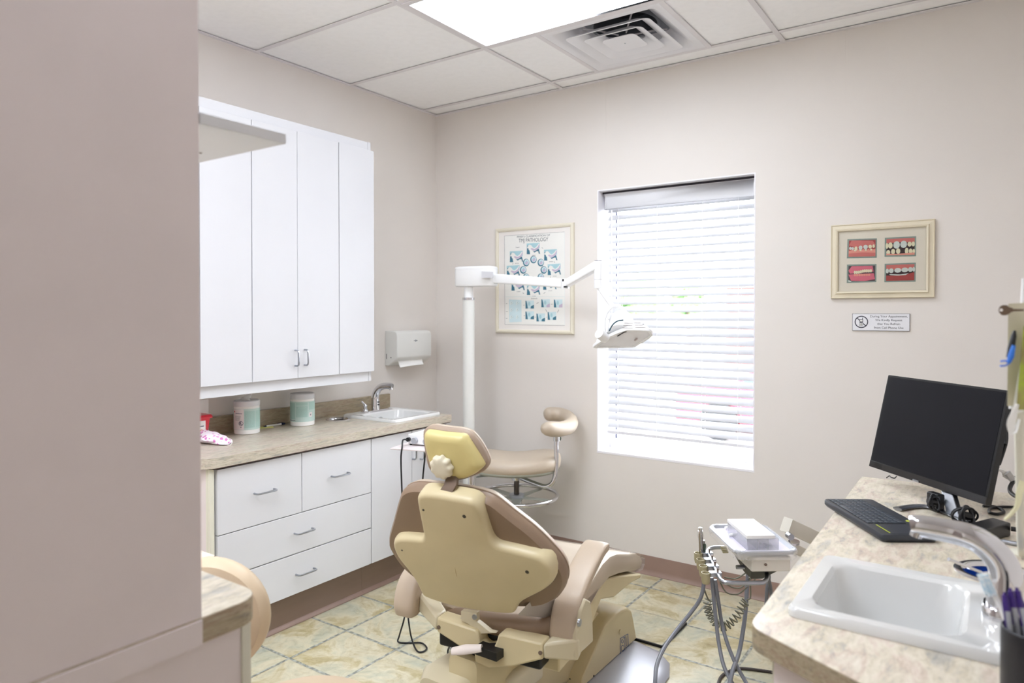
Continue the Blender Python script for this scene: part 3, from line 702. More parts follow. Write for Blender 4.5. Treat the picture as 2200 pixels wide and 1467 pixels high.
# face mask
def mask():
    r = thing('face_mask', P(462,950,'z',LZ), 'crumpled white face mask with pink flowers lying on the far counter', 'face mask')
    m = bpy.data.materials.new('flower_cloth'); m.use_nodes = True; nt = m.node_tree; b_ = nt.nodes['Principled BSDF']
    tc = nt.nodes.new('ShaderNodeTexCoord'); n = nt.nodes.new('ShaderNodeTexVoronoi'); n.inputs['Scale'].default_value = 62; nt.links.new(tc.outputs['Object'], n.inputs['Vector'])
    n3 = nt.nodes.new('ShaderNodeTexNoise'); n3.inputs['Scale'].default_value = 45; nt.links.new(tc.outputs['Object'], n3.inputs['Vector'])
    ad = nt.nodes.new('ShaderNodeMath'); nt.links.new(n.outputs['Distance'], ad.inputs[0]); nt.links.new(n3.outputs[0], ad.inputs[1])
    rp = nt.nodes.new('ShaderNodeValToRGB'); rp.color_ramp.elements[0].position=.76; rp.color_ramp.elements[0].color=lin((214,128,190)); rp.color_ramp.elements[1].position=.86; rp.color_ramp.elements[1].color=lin((246,236,244))
    nt.links.new(ad.outputs[0], rp.inputs[0]); nt.links.new(rp.outputs[0], b_.inputs['Base Color']); b_.inputs['Roughness'].default_value=.8
    bm = new(); N = 18; Mm = 8; rings = []
    A = P(424,950,'z',LZ); B = P(491,955,'z',LZ); ax = (B-A); L_ = ax.length; ax.normalize(); sd = Vector((-ax.y, ax.x, 0))
    for i in range(N+1):
        t_ = i/N; wv = .045*math.sin(math.pi*min(1,max(.12,(1-t_)*.85+.13)))**.6; hh = (.052*(1-t_)**.8+.012)
        ring = []
        for k in range(14):
            a = 2*math.pi*k/14; wob = 1+.12*math.sin(5*a+t_*9)+.08*math.sin(11*t_+3*a)
            ring.append(A+ax*(L_*t_+.006*math.sin(a*2))+sd*(wv*math.cos(a)*wob)+Vector((0,0,hh*.5+.0008+hh*.5*math.sin(a)*(wob if math.sin(a)>0 else 1))))
        rings.append(ring)
    loft(bm, rings); obj('cloth', bm, m, r, smooth=True)
    bm = new(); p0 = B+Vector((0,0,.028))
    tube(bm, spline([P(492,942,'x',p0.x+.01), P(498,945,'x',p0.x+.02), P(498,952,'x',p0.x+.03), P(492,958,'x',p0.x+.02), P(487,958.5,'x',p0.x)],5), .0016, 6); obj('ear_loop', bm, m_paper, r, smooth=True)
mask()
# towel dispenser
def towel():
    y0, y1, z0, z1 = -.471, -.165, 1.115, 1.297
    zz0 = P(832,785,'x',.0).z
    r = thing('paper_towel_dispenser', (.05, (y0+y1)/2, z0), 'white metal paper towel dispenser on the wall above the far sink', 'towel dispenser')
    bm = new(); prof = [(.001,zz0),(.001,z1),(.06,z1),(.085,z1-.004),(.098,z1-.014),(.102,z1-.03),(.102,z0+.03),(.098,z0+.018),(.03,zz0)]
    loft(bm, [[Vector((a,y,b)) for a,b in prof] for y in (y0,y1)]); obj('housing', bm, M('dispenser_white',(228,228,224),.35,var=.01), r, smooth=True, bevel=.004)
    bm = new(); q = P(893,731.5,'x',.1025); cyl(bm, (.1015,q.y,q.z), (.104,q.y,q.z), .0065, 14); obj('lock', bm, m_brush, r)
    bm = new()
    for dy in (-.013,.013): cyl(bm, (.1015,q.y+dy,q.z), (.1035,q.y+dy,q.z), .002, 8)
    box(bm, .012, .016, y0-.0006, y0+.001, zz0+.04, zz0+.072); cyl(bm, (.05,y0-.0008,zz0+.05), (.05,y0+.001,zz0+.05), .0035, 10)
    obj('gauge_slot', bm, m_black, r)
    bm = new(); pts = [(.06,zz0+.035),(.075,zz0+.012),(.082,zz0-.002),(.088,zz0-.008),(.09,zz0-.006),(.082,zz0+.006),(.078,zz0+.02),(.066,zz0+.036)]
    loft(bm, [[Vector((a,y,b+dz)) for a,b in pts] for y,dz in ((y0+.04,-.003),(y0+.09,0),(y0+.16,.003),(y1-.06,.004))]); obj('paper_towel', bm, m_paper, r)
towel()

# ------------------------------------------------------------------ FRAMES AND SIGN ON THE BACK WALL
def frame_ring(bm, x0, x1, z0, z1, prof, y=0):
    """prof = [(inset from outer edge, projection from wall)]"""
    rings = [[Vector((a, y-h, b)) for a, b in ((x0+i,z0+i),(x1-i,z0+i),(x1-i,z1-i),(x0+i,z1-i))] for i, h in prof]
    loft(bm, rings, cap=False)
def poster():
    a, b = P(1067,714,'y',0), P(1235,481,'y',0); x0, x1, z0, z1 = .4925, 1.0425, 1.283, 1.922
    r = thing('framed_chart', ((x0+x1)/2, 0, z0), 'ivory framed jaw joint pathology chart with blue drawings left of the window', 'framed chart')
    bm = new(); frame_ring(bm, x0, x1, z0, z1, [(0,.001),(0,.012),(.004,.02),(.012,.022),(.02,.018),(.022,.010)]); obj('frame', bm, m_iv, r, smooth=False)
    bm = new(); box(bm, x0+.02, x1-.02, -.010, -.002, z0+.02, z1-.02); obj('mat_board', bm, M('mat_white',(234,229,224),.7,var=.01), r)
    Y = -.0104
    def W(cx, cy, k=0): p = P(1040+cx/5.241, 460+cy/5.241, 'y', Y-k*.0003); return p
    mats = [M('chart_paper',(236,235,230),.6,var=.01), M('chart_teal',(62,116,138),.6,var=.04), M('chart_pale',(168,205,212),.6,var=.05), M('chart_mauve',(198,184,204),.6), M('chart_ink',(74,82,94),.6), M('chart_faint',(206,226,230),.6)]
    bm = new()
    def poly(pts, mi, k=1): 
        try: bm.faces.new([bm.verts.new(W(x,y,k)) for x,y in pts]).material_index = mi
        except ValueError: pass
    poly([(229,245),(905,199),(908,1253),(235,1242)], 0, 1)
    def line(p, q, wd=2.2, mi=4, k=2):
        dx, dy = q[0]-p[0], q[1]-p[1]; l = math.hypot(dx,dy); nx, ny = -dy/l*wd/2, dx/l*wd/2
        poly([(p[0]+nx,p[1]+ny),(q[0]+nx,q[1]+ny),(q[0]-nx,q[1]-ny),(p[0]-nx,p[1]-ny)], mi, k)
    line((229,245),(905,199)); line((229,245),(235,1242)); line((235,1242),(908,1253)); line((905,199),(908,1253),1.2,5); line((245,930),(907,930),1.4,2)
    def joint(x, y, w_=145, h_=128):
        f = lambda pts: [(x+a*w_, y+b*h_) for a,b in pts]
        poly(f([(0,.04),(1,-.03),(1,.45),(.62,.55),(.42,.3),(.2,.2),(0,.4)]), 2, 2)
        poly(f([(0,.98),(.02,.35),(.07,.5),(.13,.45),(.16,.62),(.22,.65),(.26,.98)]), 1, 4)
        poly(f([(.36,.58),(.5,.72),(.66,.7),(.84,.52),(.94,.5),(1.04,.95),(.94,.93),(.9,.72),(.78,.72),(.6,.84)]), 1, 4)
        poly(f([(.3,.5),(.45,.42),(.6,.5),(.8,.32),(.97,.06),(1,.2),(.9,.5),(.72,.66),(.52,.68),(.38,.6)]), 3, 5)
        poly(f([(.1,.26),(.22,.12),(.38,.22),(.46,.4),(.62,.44),(.8,.26),(.95,.02),(.97,.08),(.84,.36),(.63,.52),(.44,.47),(.33,.3),(.22,.22),(.12,.34)]), 0, 6)
        poly(f([(.03,.25),(.06,.22),(.1,.27),(.07,.33)]), 4, 6)
        line(f([(.4,1.08)])[0], f([(.7,1.07)])[0], 3, 4)
    for x, y in ((480,325),(675,397),(716,560),(290,415),(255,577),(308,735),(482,785),(665,725)): joint(x, y)
    for k in range(8):
        a = math.radians(-90+45*k); cx, cy = 556+116*math.cos(a), 628+117*math.sin(a)
        poly([(cx+36*math.cos(t*math.pi/12), cy+43*math.sin(t*math.pi/12)) for t in range(24)], 1, 2)
        poly([(cx+4+28*math.cos(t*math.pi/9), cy-4+33*math.sin(t*math.pi/9)) for t in range(18)], 5, 3)
        poly([(cx-16,cy+2),(cx+10,cy-26),(cx+24,cy+2),(cx+8,cy+24),(cx-8,cy+20)], 3, 4); poly([(cx-12,cy-8),(cx+6,cy-28),(cx+12,cy-20),(cx-6,cy+2)], 2, 5)
    for x, y in ((466,975),(645,960),(786,962),(466,1096),(590,1120),(716,1102)):
        w_, h_ = 96, 88
        poly([(x,y),(x+w_,y-3),(x+w_,y+h_),(x,y+h_)], 5, 2)
        poly([(x,y-2),(x+.12*w_,y+.02*h_),(x+.22*w_,y+.5*h_),(x+.28*w_,y+h_),(x,y+h_)], 1, 3)
        poly([(x+.62*w_,y+.72*h_),(x+w_,y+.5*h_),(x+w_,y+h_),(x+.6*w_,y+h_)], 1 if x in (466,590) or y>1000 else 3, 3)
        poly([(x+.45*w_+14*math.cos(t*.6), y+.4*h_+24*math.sin(t*.6)) for t in range(10)], 2, 3)
    poly([(280,960),(420,965),(422,1212),(284,1218)], 5, 2)
    for k in range(3):
        for q in range(2):
            cx, cy = 318+66*q, 1005+78*k
            for t_ in range(5): poly([(cx-18+7*t_,cy-22+6*t_),(cx-8+7*t_,cy-24+5*t_),(cx-14+6*t_,cy+18-4*t_),(cx-22+6*t_,cy+14-3*t_)], 2 if t_%2 else 0, 3+t_)
    for p, q in (((650,375),(664,386)),((787,532),(796,546)),((320,565),(328,552)),((435,885),(450,896)),((672,892),(690,880)),((752,700),(745,715)),((590,1005),(614,996)),((752,1014),(776,1013)),((692,1070),(708,1102)),((842,1076),(826,1106)),((442,1024),(456,1024)),((446,1144),(458,1144)),((570,1160),(582,1161)),((700,1160),(710,1158)),((246,1006),(262,1006)),((248,1096),(266,1096)),((246,1172),(262,1172))): line(p, q, 3.5, 4)
    obj('chart_print', bm, mats, r)
    def ft(cx0, cx1, y0, y1, base, s, size):
        L_ = (W(cx1,0).x-W(cx0,0).x)
        b2 = text_bm(s, 1.0, lambda x,y: Vector((x,y,0))); w0 = max(v.co.x for v in b2.verts)-min(v.co.x for v in b2.verts); cx = (max(v.co.x for v in b2.verts)+min(v.co.x for v in b2.verts))/2
        c0, c1 = W(cx0, y0, 3), W(cx1, y1, 3)
        for v in b2.verts:
            t_ = (v.co.x-cx)/w0+.5; v.co = c0.lerp(c1, t_)+Vector((0,0,v.co.y*size))
        return b2
    # nearly level in the world: take one height from the middle of each line
    for s, xa, xb, ya, yb, sz in (("PIPER'S CLASSIFICATION OF",372,742,267,246,.0165),('TMJ PATHOLOGY',390,722,318,301,.031),('Stages',357,400,380,376,.010),('Schematic',530,600,957,954,.011)):
        obj('chart_text', ft(xa, xb, ya, yb, 0, s, sz), mats[4], r)
poster()
def teeth_frame():
    x0, x1, z0, z1 = 2.397, 2.8065, 1.4705, 1.806
    r = thing('framed_dental_photos', ((x0+x1)/2,0,z0), 'cream wooden frame holding four close-up photographs of teeth', 'framed picture')
    mf = M('cream_wood',(224,214,190),.4,var=.02)
    bm = new(); frame_ring(bm, x0, x1, z0, z1, [(0,.001),(0,.014),(.003,.018),(.006,.014),(.02,.016),(.024,.024),(.030,.022),(.033,.012)]); obj('frame', bm, mf, r)
    bm = new(); box(bm, x0+.03, x1-.03, -.011, -.002, z0+.03, z1-.03); obj('mat_board', bm, M('mat_cream',(228,221,205),.7,var=.01), r)
    def W(cx, cy, k=0): return P(1760+cx/4.889, 440+cy/4.889, 'y', -.0114-k*.0003)
    cols = [('mat_green',(138,154,144)),('gum_pink',(204,112,104)),('gum_red',(166,66,62)),('tooth_cream',(226,220,186)),('mouth_dark',(52,30,30)),('tooth_pale',(206,214,206)),('gum_rose',(214,108,126)),('photo_dark',(78,60,66)),('gum_light',(226,150,132))]
    mats = [M(n, c, .3 if k else .6, var=.03, scale=60) for k,(n,c) in enumerate(cols)]
    def photo(q, fn):
        tl, tr, br, blq = [Vector(v) for v in q]; bm = new()
        def S(a, b, k): p = tl.lerp(tr, a).lerp(blq.lerp(br, a), b); return W(p.x, p.y, k)
        def poly(pts, mi, k):
            try: bm.faces.new([bm.verts.new(S(a,b,k)) for a,b in pts]).material_index = mi
            except ValueError: pass
        poly([(-.06,-.09),(1.05,-.09),(1.05,1.09),(-.06,1.09)], 0, 1)
        fn(poly); obj('photograph', bm, mats, r)
    def tooth(poly, cx, cy, w_, h_, mi, k=4): poly([(cx+w_/2*math.cos(t*.524)*(1 if abs(math.cos(t*.524))<.8 else .95), cy+h_/2*math.sin(t*.524)) for t in range(12)], mi, k)
    def p1(poly):
        poly([(0,0),(1,0),(1,1),(0,1)], 2, 2); poly([(.1,.0),(.9,.05),(1,.3),(.7,.42),(.3,.45),(0,.3)], 1, 3); poly([(0,.62),(.3,.58),(.7,.6),(1,.55),(1,.95),(0,1)], 8, 3); poly([(0,.8),(.5,.74),(1,.78),(1,1),(0,1)], 1, 4)
        for x, y, w_, h_, c_ in ((.06,.48,.1,.2,5),(.15,.5,.1,.2,5),(.27,.5,.13,.26,3),(.44,.46,.16,.26,5),(.63,.42,.18,.28,5),(.8,.4,.14,.24,3),(.93,.38,.1,.22,3)): tooth(poly, x, y, w_, h_, c_, 5)
        for k in range(8): tooth(poly, .14+.1*k, .62-.005*k, .09, .12, 3 if k%2 else 8, 4)
    def p2(poly):
        poly([(0,0),(1,0),(1,1),(0,1)], 4, 2); poly([(0,0),(1,0),(1,.3),(.6,.22),(0,.26)], 1, 3); poly([(0,.9),(.35,.93),(.8,.88),(1,.86),(1,1),(0,1)], 8, 5)
        for x, y, w_, h_, c_ in ((.02,.42,.1,.36,3),(.14,.4,.17,.38,3),(.36,.38,.25,.46,5),(.61,.36,.25,.44,5),(.82,.36,.16,.3,3),(.95,.36,.12,.3,3)): tooth(poly, x, y, w_, h_, c_, 4)
        for x, y, w_, h_, c_ in ((.07,.82,.15,.28,3),(.24,.78,.15,.34,3),(.42,.76,.16,.34,3),(.72,.76,.14,.38,3),(.86,.78,.13,.32,3),(.97,.8,.1,.3,3)): tooth(poly, x, y, w_, h_, c_, 4)
    def p3(poly):
        poly([(0,0),(1,0),(1,1),(0,1)], 7, 2); poly([(.12,.02),(.9,.02),(.94,.4),(.06,.5),(.0,.3)], 6, 3); poly([(0,.55),(.95,.5),(1,.9),(.6,1),(.1,.95)], 6, 3); poly([(.0,.9),(.12,.98),(.1,1.02),(0,1.02)],5,4)
        for k in range(9): tooth(poly, .24+.075*k, .42-.012*k+.02*math.sin(k), .085, .22, 3, 5)
        for k in range(7): tooth(poly, .24+.09*k, .6, .09, .16, 8, 4)
    def p4(poly):
        poly([(0,0),(1,0),(1,1),(0,1)], 4, 2); poly([(0,0),(1,0),(1,.22),(.5,.32),(0,.26)], 1, 3); poly([(0,.66),(.3,.68),(.75,.6),(1,.5),(1,1),(0,1)], 2, 4)
        for x, w_ in ((.04,.12),(.18,.18),(.41,.26),(.66,.26),(.86,.18),(.98,.1)): tooth(poly, x, .36-.06*(x-.3), w_, .3, 5, 4)
        poly([(.1,.58),(.5,.62),(.8,.55),(.7,.66),(.4,.68),(.15,.64)], 5, 5)
    photo([(313,375),(592,368),(590,540),(308,546)], p1); photo([(707,360),(1003,346),(1002,524),(704,530)], p2)
    photo([(308,642),(588,636),(586,797),(306,806)], p3); photo([(705,633),(1000,622),(998,792),(702,798)], p4)
    bm = new(); box(bm, x0+.03, x1-.03, -.0165, -.0155, z0+.03, z1-.03); obj('glass', bm, m_glass, r)
teeth_frame()
def sign():
    x0, x1, z0, z1 = 2.487, 2.7145, 1.325, 1.4015
    r = thing('phone_use_sign', ((x0+x1)/2,0,z0), 'small white no cell phone sign below the framed teeth photographs', 'sign')
    bm = new(); box(bm, x0, x1, -.006, -.0005, z0, z1); obj('sign_plate', bm, M('sign_white',(234,234,238),.35,var=.005), r, bevel=.001)
    bm = new(); t_ = .0012; fr = [(x0,x0+t_,z0,z1),(x1-t_,x1,z0,z1),(x0,x1,z0,z0+t_),(x0,x1,z1-t_,z1)]
    for a,b,c_,d_ in fr: box(bm, a,b,-.0066,-.006,c_,d_)
    ink = M('sign_ink',(30,34,52),.5)
    cx, cz, R = x0+.0375, (z0+z1)/2+.001, .0275
    loft(bm, [[Vector((cx+rr_*math.cos(2*math.pi*k/36), -.0064, cz+rr_*math.sin(2*math.pi*k/36))) for k in range(36)] for rr_ in (R, R-.004)], cap=False)
    for s in (1,-1):
        a = math.radians(135) if s > 0 else math.radians(-45); d_ = Vector((math.cos(a),0,math.sin(a))); n_ = Vector((-d_.z,0,d_.x))*.0018
        c_ = Vector((cx,-.0064,cz)); bm.faces.new([bm.verts.new(p) for p in (c_+d_*.010+n_, c_+d_*(R-.002)+n_, c_+d_*(R-.002)-n_, c_+d_*.010-n_)])
    box(bm, cx-.0075,cx+.0065,-.0064,-.006,cz-.019,cz-.004); box(bm, cx-.0075,cx+.0065,-.0064,-.006,cz-.003,cz+.011); box(bm, cx+.003,cx+.0055,-.0064,-.006,cz+.011,cz+.019)
    obj('sign_symbol', bm, ink, r)
    bm = new()
    for i in range(3):
        for j in range(3): box(bm, cx-.0062+.0043*i, cx-.0028+.0043*i, -.0068,-.0064, cz-.018+.0046*j, cz-.0148+.0046*j)
    box(bm, cx-.0055,cx+.0045,-.0068,-.0064,cz+.0015,cz+.009); obj('symbol_keys', bm, m_paper, r)
    for k, (s, wd) in enumerate((('During Your Appointment,',.146),('We Kindly Request',.105),('that You Refrain',.089),('from Cell Phone Use',.115))):
        b2 = text_bm(s, 1.0, lambda x,y: Vector((x,y,0))); w0 = max(v.co.x for v in b2.verts)-min(v.co.x for v in b2.verts); c0 = (max(v.co.x for v in b2.verts)+min(v.co.x for v in b2.verts))/2
        for v in b2.verts: v.co = Vector((x0+.146+(v.co.x-c0)*wd/w0, -.0064, z1-.0165-.0168*k+v.co.y*.0135))
        obj('sign_text', b2, ink, r)
sign()

# ------------------------------------------------------------------ OPERATING LIGHT ON ITS POST
def op_light():
    b = D(1007, 900, 4.0); bx, by = b.x, b.y
    r = thing('operating_light', (bx, by, 0), 'white dental operating light on a tall post, its arm reaching toward the window', 'dental light')
    zc = P(1007,640,'x',bx).z
    bm = new(); lathe(bm, [(.09,.001),(.09,.012),(.05,.02),(.034,.03),(.034,zc-.01)], (bx,by,0), 32); obj('post', bm, m_pole, r, smooth=True)
    bm = new(); lathe(bm, [(.036,zc-.012),(.036,zc+.002)], (bx,by,0), 32); obj('collar', bm, m_chrome, r, smooth=True)
    zh = D(1007,617,4.0).z
    bm = new(); lathe(bm, [(.027,zc+.002),(.027,zh)], (bx,by,0), 24); obj('neck', bm, m_lampw, r, smooth=True)
    # transformer housing, elongated along the image's horizontal
    A, B = D(992, 595, 4.03), D(1060, 596, 3.93); ax = (B-A); ax.z = 0; L_ = ax.length; ax.normalize(); sd = Vector((-ax.y,ax.x,0))
    z0, z1 = D(1025,616,4).z, D(1025,573,4).z
    ol = smooth2([(-.02,.0),(-.018,.045),(.01,.062),(L_*.5,.064),(L_-.02,.052),(L_+.008,.036),(L_+.008,-.036),(L_-.02,-.052),(L_*.5,-.064),(.01,-.062),(-.018,-.045)],3)
    f = lambda a,b_,h: A+ax*a+sd*b_+Vector((0,0,h-A.z))
    bm = new(); pillow(bm, ol, [(.012,z0),(.004,z0+.003),(0,z0+.012),(0,z1-.02)], f); obj('transformer_housing', bm, m_lampw, r, smooth=True)
    bm = new(); pillow(bm, ol, [(.0012,z1-.0205),(0,z1-.019),(0,z1-.010),(.006,z1-.003),(.02,z1)], f); obj('housing_cap', bm, m_lampw, r, smooth=True)
    bm = new(); q = [D(1036,583,3.88),D(1059,584,3.862),D(1059,597,3.862),D(1036,597,3.88)]; 
    loft(bm, [[p - sd*s_ for p in q] for s_ in (-.004,.006)]); obj('rating_label', bm, M('label_grey',(200,200,204),.5), r)
    for k, v in enumerate(()): pass
    J1 = D(1213, 609, 3.62); A0 = D(1060, 598, 3.93)
    def arm(name, a, b_, h0, h1, w0, m_=m_lampw):
        a, b_ = Vector(a), Vector(b_); t_ = (b_-a).normalized(); s_ = t_.cross(Vector((0,0,1))).normalized(); u_ = s_.cross(t_)
        bm = new(); rings = []
        for tt, hh in ((0,h0),(.03,h0),(.97,h1),(1,h1*.9)):
            c_ = a.lerp(b_, tt); rings.append([c_+s_*x*w0+u_*y*hh for x,y in rrect(-.5,.5,-.5,.5,.18,3)])
        loft(bm, rings); return obj(name, bm, m_, r, smooth=True)
    arm('horizontal_arm', A0, J1, .054, .046, .036)
    bm = new(); cyl(bm, D(1214,620,3.61), D(1214,599,3.61), .022, 20); obj('elbow_joint', bm, m_lampw, r, smooth=True)
    bm = new(); q = D(1212,602,3.60); box(bm, q.x-.004,q.x+.004,q.y-.012,q.y+.002,q.z-.006,q.z+.006); q = D(1217,616,3.59); box(bm, q.x-.01,q.x+.008,q.y-.012,q.y,q.z-.004,q.z+.004); obj('joint_pin', bm, m_black, r)
    J2 = D(1283, 570, 3.42); arm('spring_arm', D(1220,608,3.6), D(1282,571,3.42), .04, .044, .036)
    bm = new(); cyl(bm, D(1285.5,561,3.42), D(1285.5,600,3.42), .0215, 24); cyl(bm, D(1285.5,600.5,3.42), D(1285.5,619,3.42), .021, 24); obj('pivot_post', bm, m_lampw, r, smooth=True)
    bm = new(); cyl(bm, D(1285.5,559.5,3.42), D(1285.5,562,3.42), .019, 20); obj('pivot_cap', bm, M('grey_cap',(110,112,120),.4), r)
    bm = new(); tube(bm, spline([D(1285,614,3.42),D(1295,630,3.4),D(1308,648,3.37),D(1318,660,3.35)],4), .0115, 12); obj('drop_arm', bm, m_lampw, r, smooth=True)
    # yoke ring
    C0 = D(1322, 688, 3.3)
    ri = (RT*1.0).normalized(); uu = UP.copy()
    bm = new(); tube(bm, spline([D(1302,727,3.28),D(1297,705,3.28),D(1299,680,3.29),D(1310,662,3.31),D(1325,658,3.33),D(1340,668,3.36),D(1348,682,3.38)],4), .011, 10, ry=.016, upv=tuple(FW)); obj('yoke', bm, m_lampw, r, smooth=True)
    bm = new(); cyl(bm, D(1287,716,3.24), D(1301,727,3.27), .024, 20); obj('yoke_knob', bm, m_lampw, r, smooth=True)
    # head: shallow tapered shell, open face pointing down
    n_ = (-(UP*.84) - RT*.12 - FW*.50).normalized(); Hc = D(1342, 728, 3.27)
    def R_(px, py, off=0):
        d = ray(px, py); k = (Hc+n_*off-CAM).dot(n_)/d.dot(n_); return CAM+d*k
    e1 = (RT - n_*RT.dot(n_)).normalized(); e2 = n_.cross(e1)
    f = lambda a,b_,h: Hc+e1*a+e2*b_-n_*h
    def h2(px, py): p = R_(px, py)-Hc; return (p.dot(e1), p.dot(e2))
    rim = [h2(*q) for q in ((1278,748),(1281,740),(1312,722),(1342,710.5),(1352,709),(1388,710),(1398,713),(1402,720),(1396,727),(1366,745),(1358,747),(1330,747.5))]
    ol = [(p.x,p.y) for p in spline([(a,b_,0) for a,b_ in rim],3,True)]
    bm = new(); loft(bm, [[f(a,b_,h) for a,b_ in inset2(ol, d_)] for d_, h in ((.018,.016),(.012,0),(.001,0),(-.001,.004),(-.001,.014),(.012,.026),(.028,.046),(.04,.056))]); obj('lamp_shell', bm, m_lampw, r, smooth=True)
    bm = new(); loft(bm, [[f(a,b_,h) for a,b_ in inset2(ol, d_)] for d_, h in ((.013,.002),(.02,.013),(.03,.0155))]); obj('reflector', bm, M('reflector_white',(240,240,244),.22,.25), r, smooth=True)
    bcen = Hc-n_*.04-RT*.02
    bm = new(); loft(bm, [[bcen+e1*a*k_+e2*b_*k_-n_*h for a,b_ in circ(0,0,.058)] for k_, h in ((1.08,.0),(1.05,.03),(1.0,.034),(.98,.06),(.9,.078),(.7,.092),(.3,.098))]); obj('lamp_back', bm, m_lampw, r, smooth=True)
    bm = new()
    for k, (xa, xb, y) in enumerate(((1340,1358,694),(1361,1375,693.5),(1338,1358,699),(1362,1380,698.5),(1336,1358,704),(1363,1386,703))):
        tube(bm, [R_(xa,y,0)-n_*.0 - FW*.018, R_(xb,y,0) - FW*.018], .0018, 8)
    obj('vent_slots', bm, M('slot_grey',(176,168,166),.6), r)
    bm = new(); tube(bm, spline([D(1309,711,3.2),D(1316,698,3.2),D(1326,690,3.2),D(1339,687.5,3.2)],5), .003, 8); obj('seam_gap', bm, M('dark_teal_gap',(30,72,84),.5), r, smooth=True)
    bm = new(); tube(bm, [R_(1327,722,.001), R_(1340,714,.001), R_(1346,712.5,.001)], .0025, 8); obj('bulb_shield', bm, m_black, r)
    bm = new(); tube(bm, [R_(1364,731,.002),R_(1369,727.5,.002)], .004, 6); obj('switch', bm, M('switch_taupe',(160,146,140),.5), r)
op_light()

# ------------------------------------------------------------------ ASSISTANT STOOL BY THE WINDOW
def assistant_stool():
    q = D(1110, 1063, 3.84); cx, cy = q.x, q.y; zr = q.z
    r = thing('assistant_stool', (cx, cy, 0), 'tan padded assistant stool with wraparound arm and chrome foot ring under the window', 'stool')
    v = lambda px, py: D(px, py, 3.84)
    zs = v(1110,1012).z
    # seat: kidney cushion
    zs += .022; Rr = .225
    ol = smooth2([(-.25,-.02),(-.2,-.15),(-.05,-.205),(.1,-.185),(.2,-.12),(.235,.0),(.2,.11),(.12,.15),(0,.13),(-.12,.15),(-.22,.10)],4); ol = [(a*1.04,b*1.08) for a,b in ol]
    yaw = math.radians(35)
    def f(a, b, h):
        dish = .03*(abs(a)/.25)**2 - .018
        return Vector((cx+a*math.cos(yaw)-b*math.sin(yaw)*1.0, cy+a*math.sin(yaw)+b*math.cos(yaw), zs+h+dish*(1 if h > .03 else .2)))
    bm = new(); pillow(bm, ol, [(.05,.004),(.02,.0),(.004,.015),(0,.04),(.004,.062),(.02,.080),(.05,.088),(.09,.090)], f); obj('seat_cushion', bm, m_seatv, r, smooth=True)
    bm = new(); pillow(bm, ol, [(.10,-.014),(.03,-.012),(.012,.0),(.012,.012)], f); obj('seat_pan', bm, M('grey_green_pan',(168,170,158),.4,.2), r, smooth=True)
    bm = new(); cyl(bm, (cx,cy,zs-.07), (cx,cy,zs-.012), .028, 20); cyl(bm, (cx,cy,.09), (cx,cy,zr-.03), .03, 20); obj('column', bm, m_chrome, r, smooth=True)
    bm = new(); cyl(bm, (cx,cy,zr-.03), (cx,cy,zs-.07), .015, 16); obj('piston', bm, M('dark_steel',(90,84,80),.25,.9), r, smooth=True)
    bm = new(); tube(bm, [(cx+.225*math.cos(2*math.pi*k/48), cy+.225*math.sin(2*math.pi*k/48), zr) for k in range(48)], .011, 10, closed=True); obj('foot_ring', bm, m_chrome, r, smooth=True)
    for k in range(5):
        a = math.radians(15+72*k); bm = new(); t_ = Vector((math.cos(a),math.sin(a),0)); s_ = Vector((-t_.y,t_.x,0)); c0 = Vector((cx,cy,zr-.012))
        loft(bm, [[c0+t_*d_+s_*w_*sx+Vector((0,0,h)) for sx,h in ((-1,-.002),(1,-.002),(1,.001),(-1,.001))] for d_, w_ in ((.03,.028),(.22,.014))]); obj('ring_spoke', bm, M('spoke_grey',(176,178,168),.4,.3), r)
    bm = new(); cyl(bm, (cx,cy,zr-.02), (cx,cy,zr+.004), .042, 24); obj('ring_hub', bm, m_alu, r, smooth=True)
    for k in range(5):
        a = math.radians(40+72*k); t_ = Vector((math.cos(a),math.sin(a),0)); c0 = Vector((cx,cy,.1))
        bm = new(); tube(bm, [c0, c0+t_*.12+Vector((0,0,-.012)), c0+t_*.22+Vector((0,0,-.03))], [.022,.018,.014], 10); lg = obj('base_leg', bm, m_chrome, r, smooth=True)
        e_ = c0+t_*.22; s_ = Vector((-t_.y,t_.x,0)); bm = new(); cyl(bm, Vector((e_.x,e_.y,.0265))-s_*.012, Vector((e_.x,e_.y,.0265))+s_*.012, .026, 18); obj('caster', bm, m_rub, lg, smooth=True)
    # arm tube
    pts = [v(1120,1026), v(1150,1038), v(1172,1044), v(1186,1036), v(1192,1018), v(1194,985), v(1194.5,940)]
    pts = [D(x, y, d_) for x,y,d_ in ((1118,1026,3.82),(1148,1038,3.76),(1172,1045,3.72),(1187,1037,3.71),(1193,1018,3.71),(1195,985,3.72),(1195,942,3.73))]
    bm = new(); tube(bm, spline(pts,6), .0125, 14); obj('arm_tube', bm, m_chrome, r, smooth=True)
    bm = new(); cyl(bm, D(1195.5,947,3.72), D(1195.5,936,3.72), .018, 18); cyl(bm, D(1195.5,936,3.72), D(1195.5,925,3.72), .0125, 14); obj('arm_collar', bm, m_chrome, r, smooth=True)
    bm = new(); lathe(bm, [(.012,0),(.014,.008),(.006,.012)], (0,0,0), 10, mtx=Matrix.Translation(D(1201,941,3.74)) @ RT.to_track_quat('Z','Y').to_matrix().to_4x4()); obj('lock_knob', bm, M('green_knob',(70,86,74),.4), r, smooth=True)
    # curved padded arm: a boomerang
    pp = spline([D(1170,891,3.98),D(1190,889,4.0),D(1212,893,3.98),D(1226,904,3.9),D(1222,916,3.78),D(1200,922,3.66),D(1166,920,3.56)],6)
    n = len(pp); rr_ = [.036*min(1,(.35+math.sin(math.pi*min(1,(i+.4)/(n)*6)/2 if i < n/6 else math.pi/2)*.65)) for i in range(n)]
